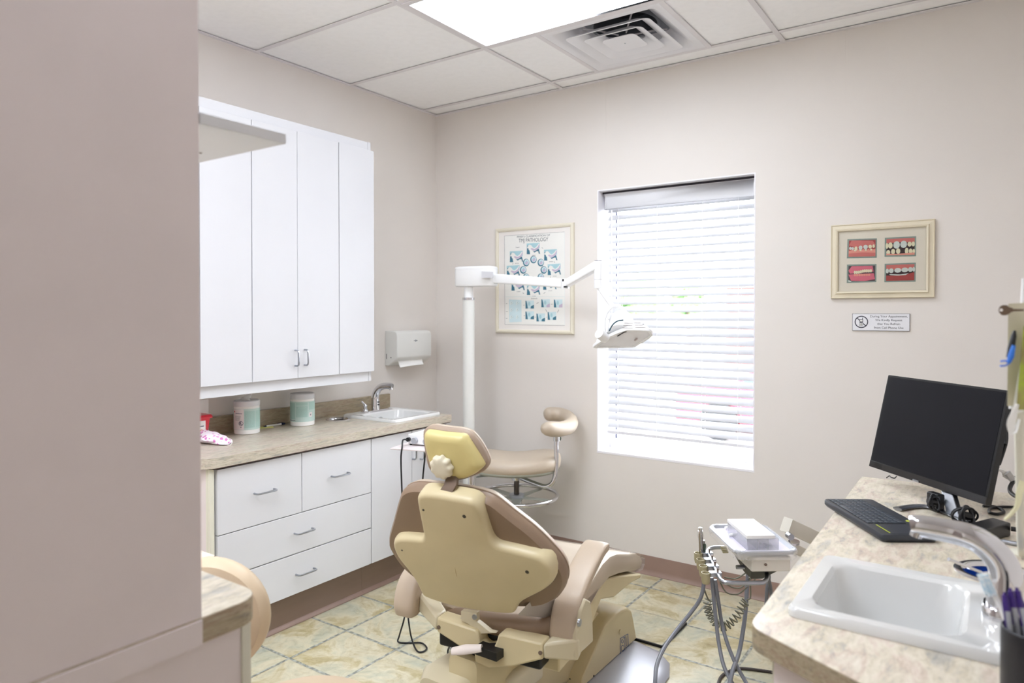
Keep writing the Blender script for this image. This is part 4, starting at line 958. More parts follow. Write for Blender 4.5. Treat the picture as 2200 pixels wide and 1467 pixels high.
    rr_ = [.04*math.sqrt(max(.02,1-max(0,abs(2*i/(n-1)-1)-.8)**2/.04)) for i in range(n)]
    bm = new(); tube(bm, pp, rr_, 16, ry=[q_*1.0 for q_ in rr_]); obj('arm_pad', bm, m_seatv, r, smooth=True)
    bm = new(); a = D(1090,1020,3.84); tube(bm, spline([D(1072,1020,3.84),D(1055,1021,3.84),D(1040,1022,3.84),D(1023,1025,3.84)],3), [.004,.004,.006,.008,.009,.009,.008,.007,.006,.003][:10], 8, ry=.004); obj('height_lever', bm, M('lever_grey',(140,144,138),.4), r, smooth=True)
assistant_stool()
# ------------------------------------------------------------------ DENTAL CHAIR
CO = Vector((1.735, -1.905, 0)); CA = math.radians(8)
cu = Vector((math.cos(CA), math.sin(CA), 0)); cv = Vector((-math.sin(CA), math.cos(CA), 0)); cz = Vector((0,0,1))
def CH(u, v, z): return CO+cu*u+cv*v+cz*z
def F(px, py, v):
    d = ray(px,py); k = (v-(CAM-CO).dot(cv))/d.dot(cv); return CAM+d*k
def S(px, py, u):
    d = ray(px,py); k = (u-(CAM-CO).dot(cu))/d.dot(cu); return CAM+d*k
TB = math.radians(27); bs = cz*math.cos(TB)-cv*math.sin(TB); bf = cv*math.cos(TB)+cz*math.sin(TB)
BO = CO+Vector((0,0,.68))
def B(u, s, h): return BO+cu*u+bs*s+bf*h
def dental_chair():
    r = thing('dental_chair', CH(-.05,.7,0), 'tan vinyl dental chair with beige plastic back shell, seen from behind', 'dental chair')
    shell = [(-.088,.200),(-.078,.226),(-.05,.240),(-.005,.242),(.04,.240),(.088,.238),(.113,.227),(.123,.2),(.125,.15),(.127,.11),(.134,.09),(.15,.080),(.19,.077),(.23,.073),(.269,.066),(.292,.046),(.303,.015),(.298,-.015),(.28,-.042),(.25,-.071),(.21,-.102),(.177,-.129),(.155,-.155),(.142,-.178),(.128,-.192),(.078,-.203),(.005,-.212),(-.06,-.216),(-.13,-.211),(-.182,-.2),(-.193,-.18),(-.198,-.137),(-.212,-.095),(-.232,-.054),(-.240,-.02),(-.236,.015),(-.218,.038),(-.18,.05),(-.13,.055),(-.112,.062),(-.104,.085),(-.098,.13)]
    f = lambda a,b,h: B(a,b,h)
    bm = new(); pillow(bm, smooth2(shell,2), [(.016,.0),(.009,.0015),(.004,.006),(.001,.013),(0,.022),(0,.05)], f); bs_ = obj('back_shell', bm, m_shell, r, smooth=True)
    cush = [(-.287,-.06),(-.283,-.01),(-.235,.077),(-.185,.165),(-.16,.198),(-.115,.219),(-.042,.222),(.028,.222),(.096,.218),(.14,.205),(.185,.163),(.24,.112),(.282,.058),(.307,.014),(.315,-.029),(.305,-.075),(.28,-.118),(.25,-.148),(.2,-.178),(.1,-.2),(-.1,-.2),(-.2,-.18),(-.26,-.13)]
    cs = smooth2(cush,3)
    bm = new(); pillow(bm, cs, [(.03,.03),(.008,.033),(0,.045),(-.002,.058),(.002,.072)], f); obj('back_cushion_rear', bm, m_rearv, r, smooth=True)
    bm = new(); pillow(bm, cs, [(.0035,.072),(.001,.075),(.006,.088),(.02,.1),(.045,.108)], f); obj('back_cushion_front', bm, m_armv, r, smooth=True)
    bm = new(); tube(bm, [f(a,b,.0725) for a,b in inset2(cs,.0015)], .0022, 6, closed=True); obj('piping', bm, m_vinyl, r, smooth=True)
    for px, py, R_ in ((909.7,1095.3,.0035),(997.5,1109,.0055),(863.9,1181.8,.003),(1132.5,1228.3,.0055)):
        d = ray(px,py); k = (BO-CAM).dot(bf)/d.dot(bf); p = CAM+d*k
        bm = new(); cyl(bm, p-bf*.0015, p+bf*.002, R_, 14); obj('screw', bm, M('screw_dark',(84,80,74),.4,.6), bs_)
    d = ray(978,1228); p = CAM+d*((BO-CAM).dot(bf)/d.dot(bf)); bm = new(); tube(bm, [p-bs*.02, p-bs*.005+cu*.0015, p+bs*.018+cu*.004], [.0003,.0011,.0003], 5, ry=.0004); obj('scratch', bm, M('scratch_tan',(170,138,84),.6), bs_)
    # headrest
    ho = BO+bf*.10
    def HR(px, py, off):
        d = ray(px,py); k = (ho+hf*off-CAM).dot(hf)/d.dot(hf); return CAM+d*k
    TH = math.radians(16); hs = cz*math.cos(TH)-cv*math.sin(TH); hf = cv*math.cos(TH)+cz*math.sin(TH)
    ho = B(.03,.36,.085)
    def h2(px, py, off=0): p = HR(px,py,off)-ho; return (p.dot(cu), p.dot(hs))
    sh = [h2(*q) for q in ((910,942),(911,932),(918,927),(952,932),(985,935.5),(999,941),(1018,968),(1035,997),(1035.5,1006),(1022,1018),(1000,1028),(982,1030),(955,1026),(931,1012),(921,991),(913,960))]
    g = lambda a,b,h: ho+cu*a+hs*b+hf*h
    s2 = smooth2(sh,3)
    bm = new(); pillow_s(bm, s2, [(.03,-.012),(.016,-.0105),(.006,-.005),(.001,.004),(0,.02)], g); hsn = obj('headrest_shell', bm, m_yshell, r, smooth=True)
    hc = [h2(*q, .035) for q in ((914,930),(919,917),(930,912.5),(960,917),(998,922),(1017,932),(1036,956),(1049,982),(1052,993),(1046,1006),(1022,1018),(990,1027),(955,1024),(931,1008),(920,980))]
    c2 = smooth2(hc,3)
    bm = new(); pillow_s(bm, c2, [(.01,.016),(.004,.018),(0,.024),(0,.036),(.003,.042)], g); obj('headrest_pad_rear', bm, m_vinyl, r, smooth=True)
    bm = new(); pillow_s(bm, c2, [(.0035,.042),(.001,.045),(.005,.054),(.014,.064),(.03,.069)], g); obj('headrest_pad_front', bm, m_armv, r, smooth=True)
    kc = h2(957,996); K = g(kc[0],kc[1],0)
    kn = [(.034*(1+.07*math.cos(9*t*math.pi/36))*math.cos(t*math.pi/36), .034*(1+.07*math.cos(9*t*math.pi/36))*math.sin(t*math.pi/36)) for t in range(72)]
    kf = lambda a,b,h: K+cu*a+hs*b+hf*h
    kp = (hf*-1).normalized()
    bm = new(); pillow_s(bm, [(a,b) for a,b in kn], [(0,-.014),(0,-.026),(.003,-.031),(.008,-.033),(.02,-.0335)], kf); obj('adjust_knob', bm, m_knob, hsn, smooth=True)
    # curved bracket from back shell to headrest
    va = (B(0,.24,.02)-CO).dot(cv); vb = (K-CO).dot(cv)
    st = [(939,1071,966,1074,0),(941,1060,969,1062,.0),(948,1049,975,1050,.15),(954,1040,980,1041,.4),(957,1030,981,1030,.7),(956,1020,978,1019,1.0),(953,1008,972,1008,1.0)]
    bm = new(); loft(bm, [[F(x0,y0,va+(vb-va)*k), F(x1,y1,va+(vb-va)*k), F(x1,y1,va+(vb-va)*k)+cv*.012, F(x0,y0,va+(vb-va)*k)+cv*.012] for x0,y0,x1,y1,k in st])
    obj('headrest_bracket', bm, m_strap, r, smooth=True)
    # seat
    prof = [(.20,.40),(.20,.44),(.22,.458),(.27,.462),(.33,.475),(.45,.508),(.56,.532),(.64,.533),(.72,.518),(.85,.476),(.98,.434),(1.08,.402),(1.14,.372),(1.165,.35),(1.165,.33),(1.14,.315),(1.05,.335),(.92,.378),(.75,.43),(.63,.455),(.52,.45),(.4,.418),(.27,.392)]
    def wid(v): return .25-.06*max(0,(.34-v)/.14) if v < .75 else .25-.035*min(1,(v-.75)/.35)
    bm = new(); rings = []
    c_v, c_z = .62, .44
    for e_, sc in ((-1,.86),(-.985,.95),(-.95,.99),(-.8,1.0),(0,1.0),(.8,1.0),(.95,.99),(.985,.95),(1,.86)):
        ring = []
        for a, b in inset2(prof, (1-sc)*.09):
            dish = -.012*(1-e_*e_) if b > .43 and a < .95 else 0
            ring.append(CH(e_*wid(a), a, b+dish*(1 if a < .6 else .4)))
        rings.append(ring)
    loft(bm, rings); obj('seat_cushion', bm, m_seatv, r, smooth=True)
    # clear cover wrapped on the foot end
    bm = new(); rings = []
    pe = [(p_[0], p_[1]) for p_ in inset2(prof,-.003) if p_[0] > .97]
    for e_, sc in ((-1,.95),(-.9,1),(.9,1),(1,.95)): rings.append([CH(e_*(wid(1.05)+.004), a, .36+(b-.36)*sc) for a,b in pe])
    loft(bm, rings, closed=False, cap=False); obj('toe_cover', bm, M('clear_vinyl',(200,190,184),.12,.0,alpha=.55,coat=.6), r, smooth=True)
    # rear roll of seat upholstery seen under the back
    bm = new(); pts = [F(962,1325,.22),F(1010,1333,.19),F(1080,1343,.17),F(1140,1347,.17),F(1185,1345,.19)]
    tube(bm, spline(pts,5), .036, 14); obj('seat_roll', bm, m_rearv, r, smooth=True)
    # under shell
    pr = [(.2,.38),(.42,.405),(.53,.435),(.63,.45),(.75,.42),(.92,.368),(1.08,.318),(1.07,.304),(.93,.33),(.72,.35),(.58,.395),(.48,.34),(.35,.31),(.2,.31)]
    bm = new(); loft(bm, [[CH(e_, a, b) for a,b in pr] for e_ in (-.19,.235)]); obj('seat_under_shell', bm, m_shell, r, smooth=True, bevel=.006)
    # armrests
    def arm(sg, u0):
        path = [(.47,.628),(.42,.622),(.35,.600),(.27,.566),(.215,.532),(.19,.495),(.185,.45),(.195,.425)] if sg > 0 else [(.47,.63),(.42,.622),(.35,.600),(.27,.566),(.2,.53),(.165,.495),(.155,.45),(.165,.425)]
        pp = spline([CH(u0, v, z) for v, z in path], 5); n = len(pp)
        th = [.017 if i < n*.5 else .017+.028*min(1,(i-n*.5)/(n*.35)) for i in range(n)]
        for i, k in ((0,.35),(1,.75),(n-1,.45),(n-2,.8)): th[i] *= k
        wd = [.042]*n; wd[0] = .034; wd[-1] = .034
        bm = new(); rings = []
        for i, p in enumerate(pp):
            t_ = (pp[min(i+1,n-1)]-pp[max(i-1,0)]).normalized(); up_ = cu.cross(t_).normalized()
            rings.append([p+cu*x*wd[i]+up_*y*th[i] for x,y in rrect(-1,1,-1,1,.5,4)])
        loft(bm, rings); a_ = obj('armrest', bm, m_armv, r, smooth=True)
        return a_
    arm(1, .262); arm(-1, -.285)
    # arm support brackets
    for u0, sg in ((.300,1),(-.315,-1)):
        bm = new(); pr = [(.14,.40),(.29,.385),(.285,.45),(.265,.52),(.22,.545),(.18,.52),(.15,.46)]
        loft(bm, [[CH(u0+e_, a, b) for a,b in pr] for e_ in (-.02,.012)]); br = obj('arm_bracket', bm, m_shell2, r, smooth=True, bevel=.006)
        bm = new(); c_ = S(1242.6,1337,u0+.013) if sg > 0 else CH(u0-.021,.22,.49); cyl(bm, c_, c_+cu*sg*.006, .011, 16); obj('pivot_bolt', bm, m_brush, br, smooth=True)
    # metal side plate between back and arm
    bm = new(); q = [F(1145,1286,.10),F(1190,1290,.2),F(1190,1330,.2),F(1110,1322,.08)]
    loft(bm, [[p+cv*s_ for p in q] for s_ in (0,.02)]); obj('side_plate', bm, M('plate_silver',(190,184,178),.3,.3), r, bevel=.003)
    # yoke (cross frame) behind and below
    yv = .085
    yk = [(938,1326),(975,1338),(1022,1354),(1027,1362),(1030,1384),(1040,1393),(1060,1391),(1066,1378),(1070,1363),(1080,1363),(1165,1383),(1166,1417),(1100,1433),(1050,1436),(1020,1424),(1018,1398),(985,1388),(938,1357)]
    bm = new(); loft(bm, [[F(x,y,yv)+cv*s_ for x,y in yk] for s_ in (0,.06)]); obj('yoke_frame', bm, m_shell, r, smooth=True, bevel=.006)
    bm = new(); a0, a1 = F(938,1326,yv), F(938,1357,yv); w0, w1 = F(895,1268,.17), F(900,1315,.15); x0_, x1_ = F(884,1262,.26), F(888,1300,.26)
    loft(bm, [[a0,a1,a1+cv*.06,a0+cv*.06],[w0.lerp(a0,.4),w1.lerp(a1,.4),w1.lerp(a1,.4)+cv*.06,w0.lerp(a0,.4)+cv*.07],[w0,w1,w1+cv*.07+cu*.02,w0+cv*.07+cu*.02],[x0_,x1_,x1_+cu*.05,x0_+cu*.05]]); obj('yoke_arm', bm, m_shell2, r, smooth=True, bevel=.008)
    bm = new(); a0, a1 = F(1166,1383,yv), F(1166,1417,yv); b0_, b1_ = CH(.315,.15,.45), CH(.315,.15,.385)
    loft(bm, [[a0,a1,a1+cv*.06,a0+cv*.06],[b0_,b1_,b1_+cv*.12-cu*.02,b0_+cv*.12-cu*.02]]); obj('yoke_arm', bm, m_shell2, r, smooth=True, bevel=.008)
    bm = new()
    for x, y in ((943,1347),(1161,1402)): p = F(x,y,yv); cyl(bm, p-cv*.003, p+cv*.001, .006, 12)
    obj('frame_screw', bm, m_strap, r)
    bm = new(); tube(bm, [F(1055,1385,.09), F(1055,1400,.09)], .028, 12, ry=.012); box(bm, -.04,.04,-.02,.02,-.015,.01, mtx=Matrix.Translation(F(1052,1397,.075))); obj('release_socket', bm, m_black, r)
    bm = new(); pts = [F(972,1399,.05),F(1000,1395,.05),F(1035,1392,.06)]; tube(bm, pts, [.012,.016,.012], 12, ry=[.008,.009,.007]); obj('release_lever', bm, M('lever_ivory',(226,214,206),.4), r, smooth=True)
    # back linkage
    bm = new(); q = [(990,1312),(1024,1316),(1024,1335),(1052,1357),(1066,1360),(1030,1362),(1005,1340),(990,1333)]
    loft(bm, [[F(x,y,.10)+cv*s_ for x,y in q] for s_ in (0,.02)]); lk = obj('back_link', bm, m_shell2, r, bevel=.002)
    bm = new(); p = F(1020,1325,.10); cyl(bm, p-cv*.004, p, .008, 14); obj('link_bolt', bm, m_brush, lk)
    bm = new(); box(bm, -.16,.2,.14,.3,.335,.41, mtx=Matrix.Translation(CO) @ Matrix.Rotation(CA,4,'Z')); obj('pivot_block', bm, m_black, r, bevel=.008)
    bm = new()
    for x, y in ((987,1333),(1125,1366)): 
        p = F(x,y,.13); box(bm, -.014,.014,-.01,.01,-.012,.012, mtx=Matrix.Translation(p) @ Matrix.Rotation(CA,4,'Z'))
    obj('clamp', bm, m_brush, r, bevel=.002)
    # lift arm, world aligned, rising from the housing to the yoke
    bm = new(); rings = []
    for y, x0, x1, z0, z1 in ((-1.02,1.47,1.735,.02,.215),(-1.25,1.47,1.735,.03,.25),(-1.55,1.50,1.75,.10,.30),(-1.74,1.57,1.74,.16,.325),(-1.80,1.61,1.72,.2,.33)):
        rings.append([Vector((a,y,b)) for a,b in rrect(x0,x1,z0,z1,.02,3)])
    loft(bm, rings); obj('lift_arm', bm, m_shell, r, smooth=True)
    bm = new(); cyl(bm, (1.69,-1.72,.28), (1.69,-1.72,.38), .045, 20); obj('swivel_post', bm, m_black, r)
    bm = new(); loft(bm, [[Vector((a,y,b)) for a,b in rrect(1.50+dx,1.71-dx,.09,z1,.035,4)] for y, z1, dx in ((-1.42,.23,.0),(-1.60,.262,0),(-1.80,.27,.0),(-1.84,.25,.02))]); obj('arm_cover', bm, m_shell2, r, smooth=True)
    bm = new(); loft(bm, [[Vector((a,y,b)) for a,b in rrect(1.70+dx,1.77-dx,.16,z1,.02,4)] for y, z1, dx in ((-1.5,.25,.0),(-1.64,.25,0),(-1.68,.235,.012))]); obj('side_cover', bm, m_knob, r, smooth=True)
    # housing over the pump
    X1, X0 = 1.79, 1.42
    side = [(-1.27,.035),(-1.255,.07),(-1.09,.19),(-1.07,.2),(-1.03,.207),(-.93,.207),(-.875,.197),(-.84,.172),(-.825,.14),(-.79,.035)]
    bm = new(); loft(bm, [[Vector((x, a, .035+(b-.035)*k_)) for a,b in side] for x, k_ in ((X0,.9),(X0+.02,1),(X1-.022,1),(X1-.006,.985),(X1,.95))]); hb = obj('pump_housing', bm, m_shell, r, smooth=True, bevel=.004)
    bm = new(); q = P(1332,1357,'x',X1+.001); cyl(bm, (X1-.002,q.y,q.z), (X1+.004,q.y,q.z), .009, 16); obj('housing_button', bm, m_shell, hb, smooth=True)
    bm = new(); q = P(1276,1452,'x',X1+.001); cyl(bm, (X1-.002,q.y,q.z), (X1+.0015,q.y,q.z), .004, 10); obj('housing_screw', bm, m_black, hb)
    # emblem outlines
    def E(x, y): return P(1100+x/5.1118, 1180+y/5.1118, 'x', X1+.0012)
    bm = new(); tube(bm, spline([E(*q) for q in ((1196,975),(1266,933),(1275,945),(1276,1085),(1268,1100),(1200,1138),(1190,1130),(1190,985))],3,True), .0009, 5, closed=True)
    tube(bm, [E(1212+11*math.cos(t*.5236),1010+20*math.sin(t*.5236)) for t in range(12)], .0009, 5, closed=True)
    tube(bm, [E(1216+17*math.cos(t*.5236),1085+32*math.sin(t*.5236)) for t in range(12)], .0009, 5, closed=True)
    tube(bm, spline([E(*q) for q in ((1222,975),(1236,970),(1240,1000),(1240,1060),(1252,1080),(1262,1072))],4), .0009, 5); tube(bm, spline([E(*q) for q in ((1228,968),(1248,960),(1254,990),(1256,1050),(1268,1066))],4), .0009, 5)
    obj('emblem', bm, M('emblem_blue',(58,92,160),.5), hb)
    bm = new(); tube(bm, [(1.50,-1.098,.19),(1.735,-1.098,.19),(1.7395,-1.19,.112),(1.7395,-1.262,.05)], .004, 6); obj('seam_gap', bm, m_black, r)
    # grey sloping base plate
    bpz = [(1.60,-1.75),(1.60,-.80),(1.79,-.775),(1.90,-.80),(1.965,-.86),(2.0,-.95),(2.01,-1.1),(2.01,-1.75)]
    bm = new(); loft(bm, [[Vector((a,b,z)) for a,b in inset2(bpz,i_)] for i_, z in ((0,.0008),(0,.008),(.012,.02),(.04,.026),(.1,.034))]); obj('base_plate', bm, m_dkplate, r, smooth=True)
dental_chair()
# floor hatch tile with black edging
bm = new(); X1_ = 1.884; q = [(1.50,-.78),(X1_,-.739),(X1_,-.47),(1.50,-.47)]
q = [(1.58,-.739),(X1_,-.739),(X1_,-.478),(1.58,-.478)]
loft(bm, [[Vector((a,b,z)) for a,b in q] for z in (.0005,.012)]); hp = obj('floor_box_cover', bm, m_floor); tag(hp, 'raised floor tile cover with black edge behind the chair base', 'floor cover')
bm = new(); box(bm, 1.575, X1_+.004, -.744, -.739, .0005, .011); box(bm, X1_, X1_+.005, -.744, -.47, .0005, .011); obj('edging', bm, m_rub, hp)

# floor cords
def cord(name, pts, rad, mat, label, n=8, cat='cord', grp=None):
    bm = new(); tube(bm, spline(pts, n), rad, 8); o = obj(name, bm, mat, None, smooth=True); tag(o, label, cat, grp); return o
def Z(x, y, z=.005): return P(x, y, 'z', z)

# side stand with curing unit
def side_stand():
    dz = 2.95
    c = D(1012, 964, dz); z0 = D(880,961,dz).z
    r = thing('side_stand', (c.x, c.y, 0), 'slim stand with a thin pinkish tray, mostly hidden behind the headrest', 'stand')
    bm = new(); q = [P(x,y,'z',z0) for x,y in ((838,962.5),(1030,975),(1030,955),(880,948))]
    loft(bm, [[v+Vector((0,0,h)) for v in q] for h in (-.006,0)]); obj('tray_shelf', bm, m_pink, r, bevel=.002)
    bm = new(); cyl(bm, (c.x,c.y,.03), (c.x,c.y,z0-.006), .014, 14); obj('pole', bm, m_chrome, r, smooth=True)
    bm = new(); lathe(bm, [(.001,.03),(.08,.026),(.10,.012),(.10,.001)], (c.x,c.y,0), 28); obj('foot', bm, m_alu, r, smooth=True)
    a, b, = P(877,956,'z',z0), P(935,961.5,'z',z0); ax = (b-a).normalized(); bk = Vector((-ax.y,ax.x,0)); h0 = z0+.006; h1 = z0+.048
    u = thing('ultrasonic_unit', a, 'small white control box with round knobs on the side stand behind the headrest', 'control unit')
    L_ = (b-a).length
    bm = new(); loft(bm, [[a+ax*s+bk*t+Vector((0,0,z-a.z)) for s,t in ((0,0),(L_,0),(L_,.14),(0,.14))] for z in (h0,h1)]); obj('casing', bm, m_lampw, u, bevel=.003)
    for s in (.033,.085):
        bm = new(); p = a+ax*(L_*s/.12)+Vector((0,0,.5*(h0+h1)-a.z-.004)); cyl(bm, p, p-bk*.016, .013, 16); obj('knob', bm, m_alu, u, smooth=True)
    bm = new(); 
    for s in (.05,.95):
        for t in (.01,.12): p = a+ax*(L_*s)+bk*t; cyl(bm, (p.x,p.y,z0+.0005), (p.x,p.y,h0+.001), .006, 8)
    obj('feet', bm, m_black, u)
    bm = new(); p = a+ax*(L_*.04)+Vector((0,0,.026)); cyl(bm, p+bk*.002, p-bk*.014, .009, 12); obj('plug', bm, m_black, u)
    pp = [p-bk*.014, p-bk*.03-ax*.012, D(864,960,dz-.03), D(861.5,985,dz-.03), D(863,1040,dz-.03), D(866,1110,dz-.02), D(869,1180,dz-.02), D(873,1250,dz), D(874,1290,3.02), Z(868,1330,.12), Z(858,1365,.03), Z(856,1379), Z(880,1381), Z(905,1381), Z(917,1392), Z(908,1400), Z(895,1397), Z(884,1370,.03), Z(878,1335,.12), D(872,1280,2.98)]
    cord('loose_cable', pp, .0035, m_rub, 'black cord looping from the small control box down to the floor left of the chair')
side_stand()
cord('loose_cable', [D(914,972,2.98), D(911,1000,2.98), D(908,1035,2.98), D(906,1100,2.98), D(905,1200,3.0), D(935,1330,3.0), Z(963,1380,.06), Z(962,1400), Z(960,1440), Z(955,1452), Z(930,1455), Z(912,1470)], .0035, m_rub, 'black cord hanging behind the headrest and running under the chair')

# ------------------------------------------------------------------ DELIVERY UNIT
def delivery():
    zt_ = .60
    TL, TR, FR, FL = [P(x,y,'z',zt_) for x,y in ((1530,1131),(1652,1129),(1706,1187),(1572,1188))]
    base = Vector((3.0, -.42, 0))
    r = thing('delivery_unit', base, 'beige and grey dental delivery unit with hoses and instrument tray beside the near counter', 'delivery unit')
    c = (TL+TR+FR+FL)/4; ex = ((TR-TL)+(FR-FL)).normalized(); ey = ((TL-FL)+(TR-FR)); ey = (ey-ex*ey.dot(ex)).normalized()
    hx = ((TR-TL).length+(FR-FL).length)/4; hy = ((TL-FL).length+(TR-FR).length)/4
    G = lambda a,b,h: c+ex*a+ey*b+Vector((0,0,h))
    bm = new(); ol = rrect(-hx,hx,-hy,hy,.035,6)
    pillow(bm, ol, [(.02,-.012),(.006,-.010),(0,.0),(-.003,.004),(.002,.006),(.008,.0),(.014,-.006)], G); tr = obj('instrument_tray', bm, m_alu, r, smooth=True)
    # control head
    b2 = [(-hx+.06,-hy+.02),(hx-.02,-hy+.02),(hx-.02,hy-.04),(-hx+.06,hy-.04)]
    bm = new(); loft(bm, [[G(a,b,h) for a,b in b2] for h in (-.072,-.020)]); ch = obj('control_head', bm, m_ivory_e, r, bevel=.005)
    bm = new(); p = G(0,-hy+.019,-.046); cyl(bm, p, p-ey*.002, .005, 12); obj('head_screw', bm, m_strap, ch)
    bm = new(); loft(bm, [[G(a,b,-.072) for a,b in [(x*.8,y*.8) for x,y in b2]],[G(a*.3,b*.3,-.13) for a,b in b2]]); obj('valve_block', bm, m_black, r, bevel=.004)
    # handle rail loop
    zr_ = .50
    rp = [P(x,y,'z',zr_) for x,y in ((1556,1176),(1535,1176),(1523,1180),(1521,1188),(1532,1213),(1545,1240),(1553,1249),(1570,1252),(1630,1252),(1643,1249),(1648,1240),(1646,1228),(1638,1220),(1620,1218),(1582,1218))]
    bm = new(); tube(bm, spline(rp,4), .0075, 12); obj('handle_rail', bm, m_brush, r, smooth=True)
    # instrument holders
    tools = []
    for k, (x, y) in enumerate(((1524,1190),(1530,1204),(1536,1218),(1542,1233))):
        q = P(x,y,'z',zr_); bm = new(); pillow(bm, rrect(-.030,.012,-.013,.013,.005,3), [(0,-.006),(0,.008)], lambda a,b,h: q+ex*a+ey*b+Vector((0,0,h))); hd = obj('holder_block', bm, m_brush, r, bevel=.001)
        bm = new(); cyl(bm, q+Vector((0,0,.008)), q+Vector((0,0,.020)), .0035, 8); obj('holder_pin', bm, m_strap, hd)
        cc = q-ex*.042; bm = new()
        lathe(bm, [(.012,-.032),(.015,-.02),(.0155,.006),(.013,.006),(.0125,-.018),(.008,-.032)], cc, 18, capends=False); obj('instrument_holder', bm, m_tooltan, r, smooth=True)
        tools.append(cc)
    # handpieces
    def hand(c0, h, m1, tilt, nm):
        t_ = Vector((tilt[0],tilt[1],1)).normalized(); bm = new(); pp = [c0-t_*.02, c0+t_*h*.2, c0+t_*h*.45, c0+t_*h*.7, c0+t_*h*.86, c0+t_*h]
        tube(bm, pp, [.0065,.0085,.0075,.008,.0105,.009], 14); o = obj(nm, bm, m1, r, smooth=True)
        bm = new(); cyl(bm, c0+t_*h, c0+t_*(h+.012), .007, 12); obj('instrument_tip', bm, m_chrome, o, smooth=True)
    hand(D(1507,1212,2.62), .125, m_chrome, (-.04,.02), 'air_water_syringe')
    hand(D(1514,1208,2.63), .07, M('green_grip',(86,104,88),.35), (-.1,.05), 'handpiece')
    hand(D(1520,1224,2.63), .06, m_strap, (-.1,.05), 'handpiece')
    # hoses
    def hose(pts, rad, mat): bm = new(); tube(bm, spline(pts,8), rad, 9); obj('hose', bm, mat, r, smooth=True)
    d0 = 2.62
    hose([D(1508,1215,d0), D(1512,1250,d0), D(1505,1285,d0), D(1485,1315,d0), D(1455,1352,2.58), D(1428,1390,2.5), D(1412,1425,2.42), D(1408,1455,2.36), D(1410,1475,2.34), D(1430,1500,2.34)], .0072, m_grey)
    hose([D(1529,1240,d0), D(1533,1280,d0), D(1538,1330,d0-.02), D(1544,1380,d0-.05), D(1555,1430,d0-.1), D(1575,1470,d0-.15), D(1600,1500,2.4)], .0072, m_grey)
    hose([D(1536,1245,d0), D(1543,1290,d0), D(1550,1335,d0), D(1562,1380,d0-.04), D(1580,1425,d0-.08), D(1602,1465,d0-.12), D(1620,1500,2.4)], .0072, m_grey)
    hose([D(1608,1222,2.75), D(1605,1260,2.74), D(1602,1310,2.7), D(1597,1350,2.65), D(1588,1400,2.6), D(1574,1440,2.5), D(1566,1475,2.44)], .008, m_grey)
    hose([D(1640,1215,2.75), D(1648,1235,2.75), D(1654,1256,2.77), D(1660,1300,2.8), D(1672,1390,2.85)], .0072, m_grey)
    hose([D(1646,1215,2.77), D(1652,1240,2.79), D(1648,1265,2.79), D(1646,1300,2.8), D(1640,1390,2.82)], .0072, m_grey)
    for pts in (((1548,1240),(1570,1260),(1592,1262),(1606,1248)),((1546,1247),(1560,1272),(1585,1276),(1606,1260)),((1556,1240),(1580,1243),(1600,1232),(1612,1222)),((1612,1245),(1620,1236),(1628,1222)),((1616,1252),(1626,1238),(1634,1222)),((1610,1240),(1612,1260),(1612,1284),(1604,1288))):
        hose([D(x,y,2.7) for x,y in pts], .0028, m_olive)
    hose([D(1508,1205,2.64), D(1508,1235,2.64), D(1512,1262,2.64), D(1520,1284,2.64), D(1525,1290,2.64)], .003, m_olive)
    # coiled hose
    ctr = spline([D(x,y,2.66) for x,y in ((1524,1286),(1519,1302),(1524,1316),(1532,1330),(1543,1344),(1558,1345),(1572,1335),(1586,1318),(1596,1300),(1602,1292))], 30)
    pts = []; turns = 19; n = len(ctr)
    for i, p in enumerate(ctr):
        t_ = (ctr[min(i+1,n-1)]-ctr[max(i-1,0)]).normalized(); a_ = t_.cross(FW).normalized(); b_ = t_.cross(a_)
        ph = 2*math.pi*turns*i/(n-1)
        for s in range(1): pts.append(p+a_*math.cos(ph)*.0145+b_*math.sin(ph)*.0145)
    bm = new(); tube(bm, spline(pts,2), .0029, 6); obj('coiled_hose', bm, m_olive, r, smooth=True)
    for k in range(3):
        bm = new(); q = D(1560+2*k, 1176+4.5*k, 2.64); cyl(bm, q, q-ex*.02, .0055, 10); obj('hose_fitting', bm, m_tooltan, r, smooth=True)
    # support arm and post
    A, Bq = D(1689,1127,2.72), D(1762,1161,2.80); dirn = (Bq-A).normalized(); E_ = A+dirn*.62
    side = dirn.cross(Vector((0,0,1))).normalized(); up_ = side.cross(dirn)
    bm = new(); loft(bm, [[p+side*x+up_*y for x,y in rrect(-.022,.022,-.028,.028,.004,2)] for p in (A,E_)]); obj('support_arm', bm, m_ivory_e, r, smooth=True)
    bm = new(); lo = [D(1690,1170,2.72), D(1762,1205,2.8)]; loft(bm, [[p+side*x+up_*y for x,y in rrect(-.02,.02,-.018,.018,.004,2)] for p in (lo[0], lo[0]+(lo[1]-lo[0]).normalized()*.6)]); obj('lower_arm', bm, m_ivory_e, r, smooth=True)
    bm = new(); q = D(1700,1154,2.66); cyl(bm, q, q-side*.0+FW*.03, .012, 18); obj('pivot_screw', bm, m_brush, r, smooth=True)
    bm = new(); q = D(1706,1165,2.68); pillow(bm, [(a*.022,b*.012) for a,b in circ(0,0,1,20)], [(0,-.004),(0,.004)], lambda a,b,h: q+RT*a+UP*b*.5+FW*b+UP*h); obj('pivot_cap', bm, m_chrome, r, smooth=True)
    bm = new(); q = G(hx-.03,0,-.04); tube(bm, [q, (q+lo[0])*.5, lo[0]+dirn*.02], .02, 12); obj('head_mount', bm, m_ivory_e, r, smooth=True)
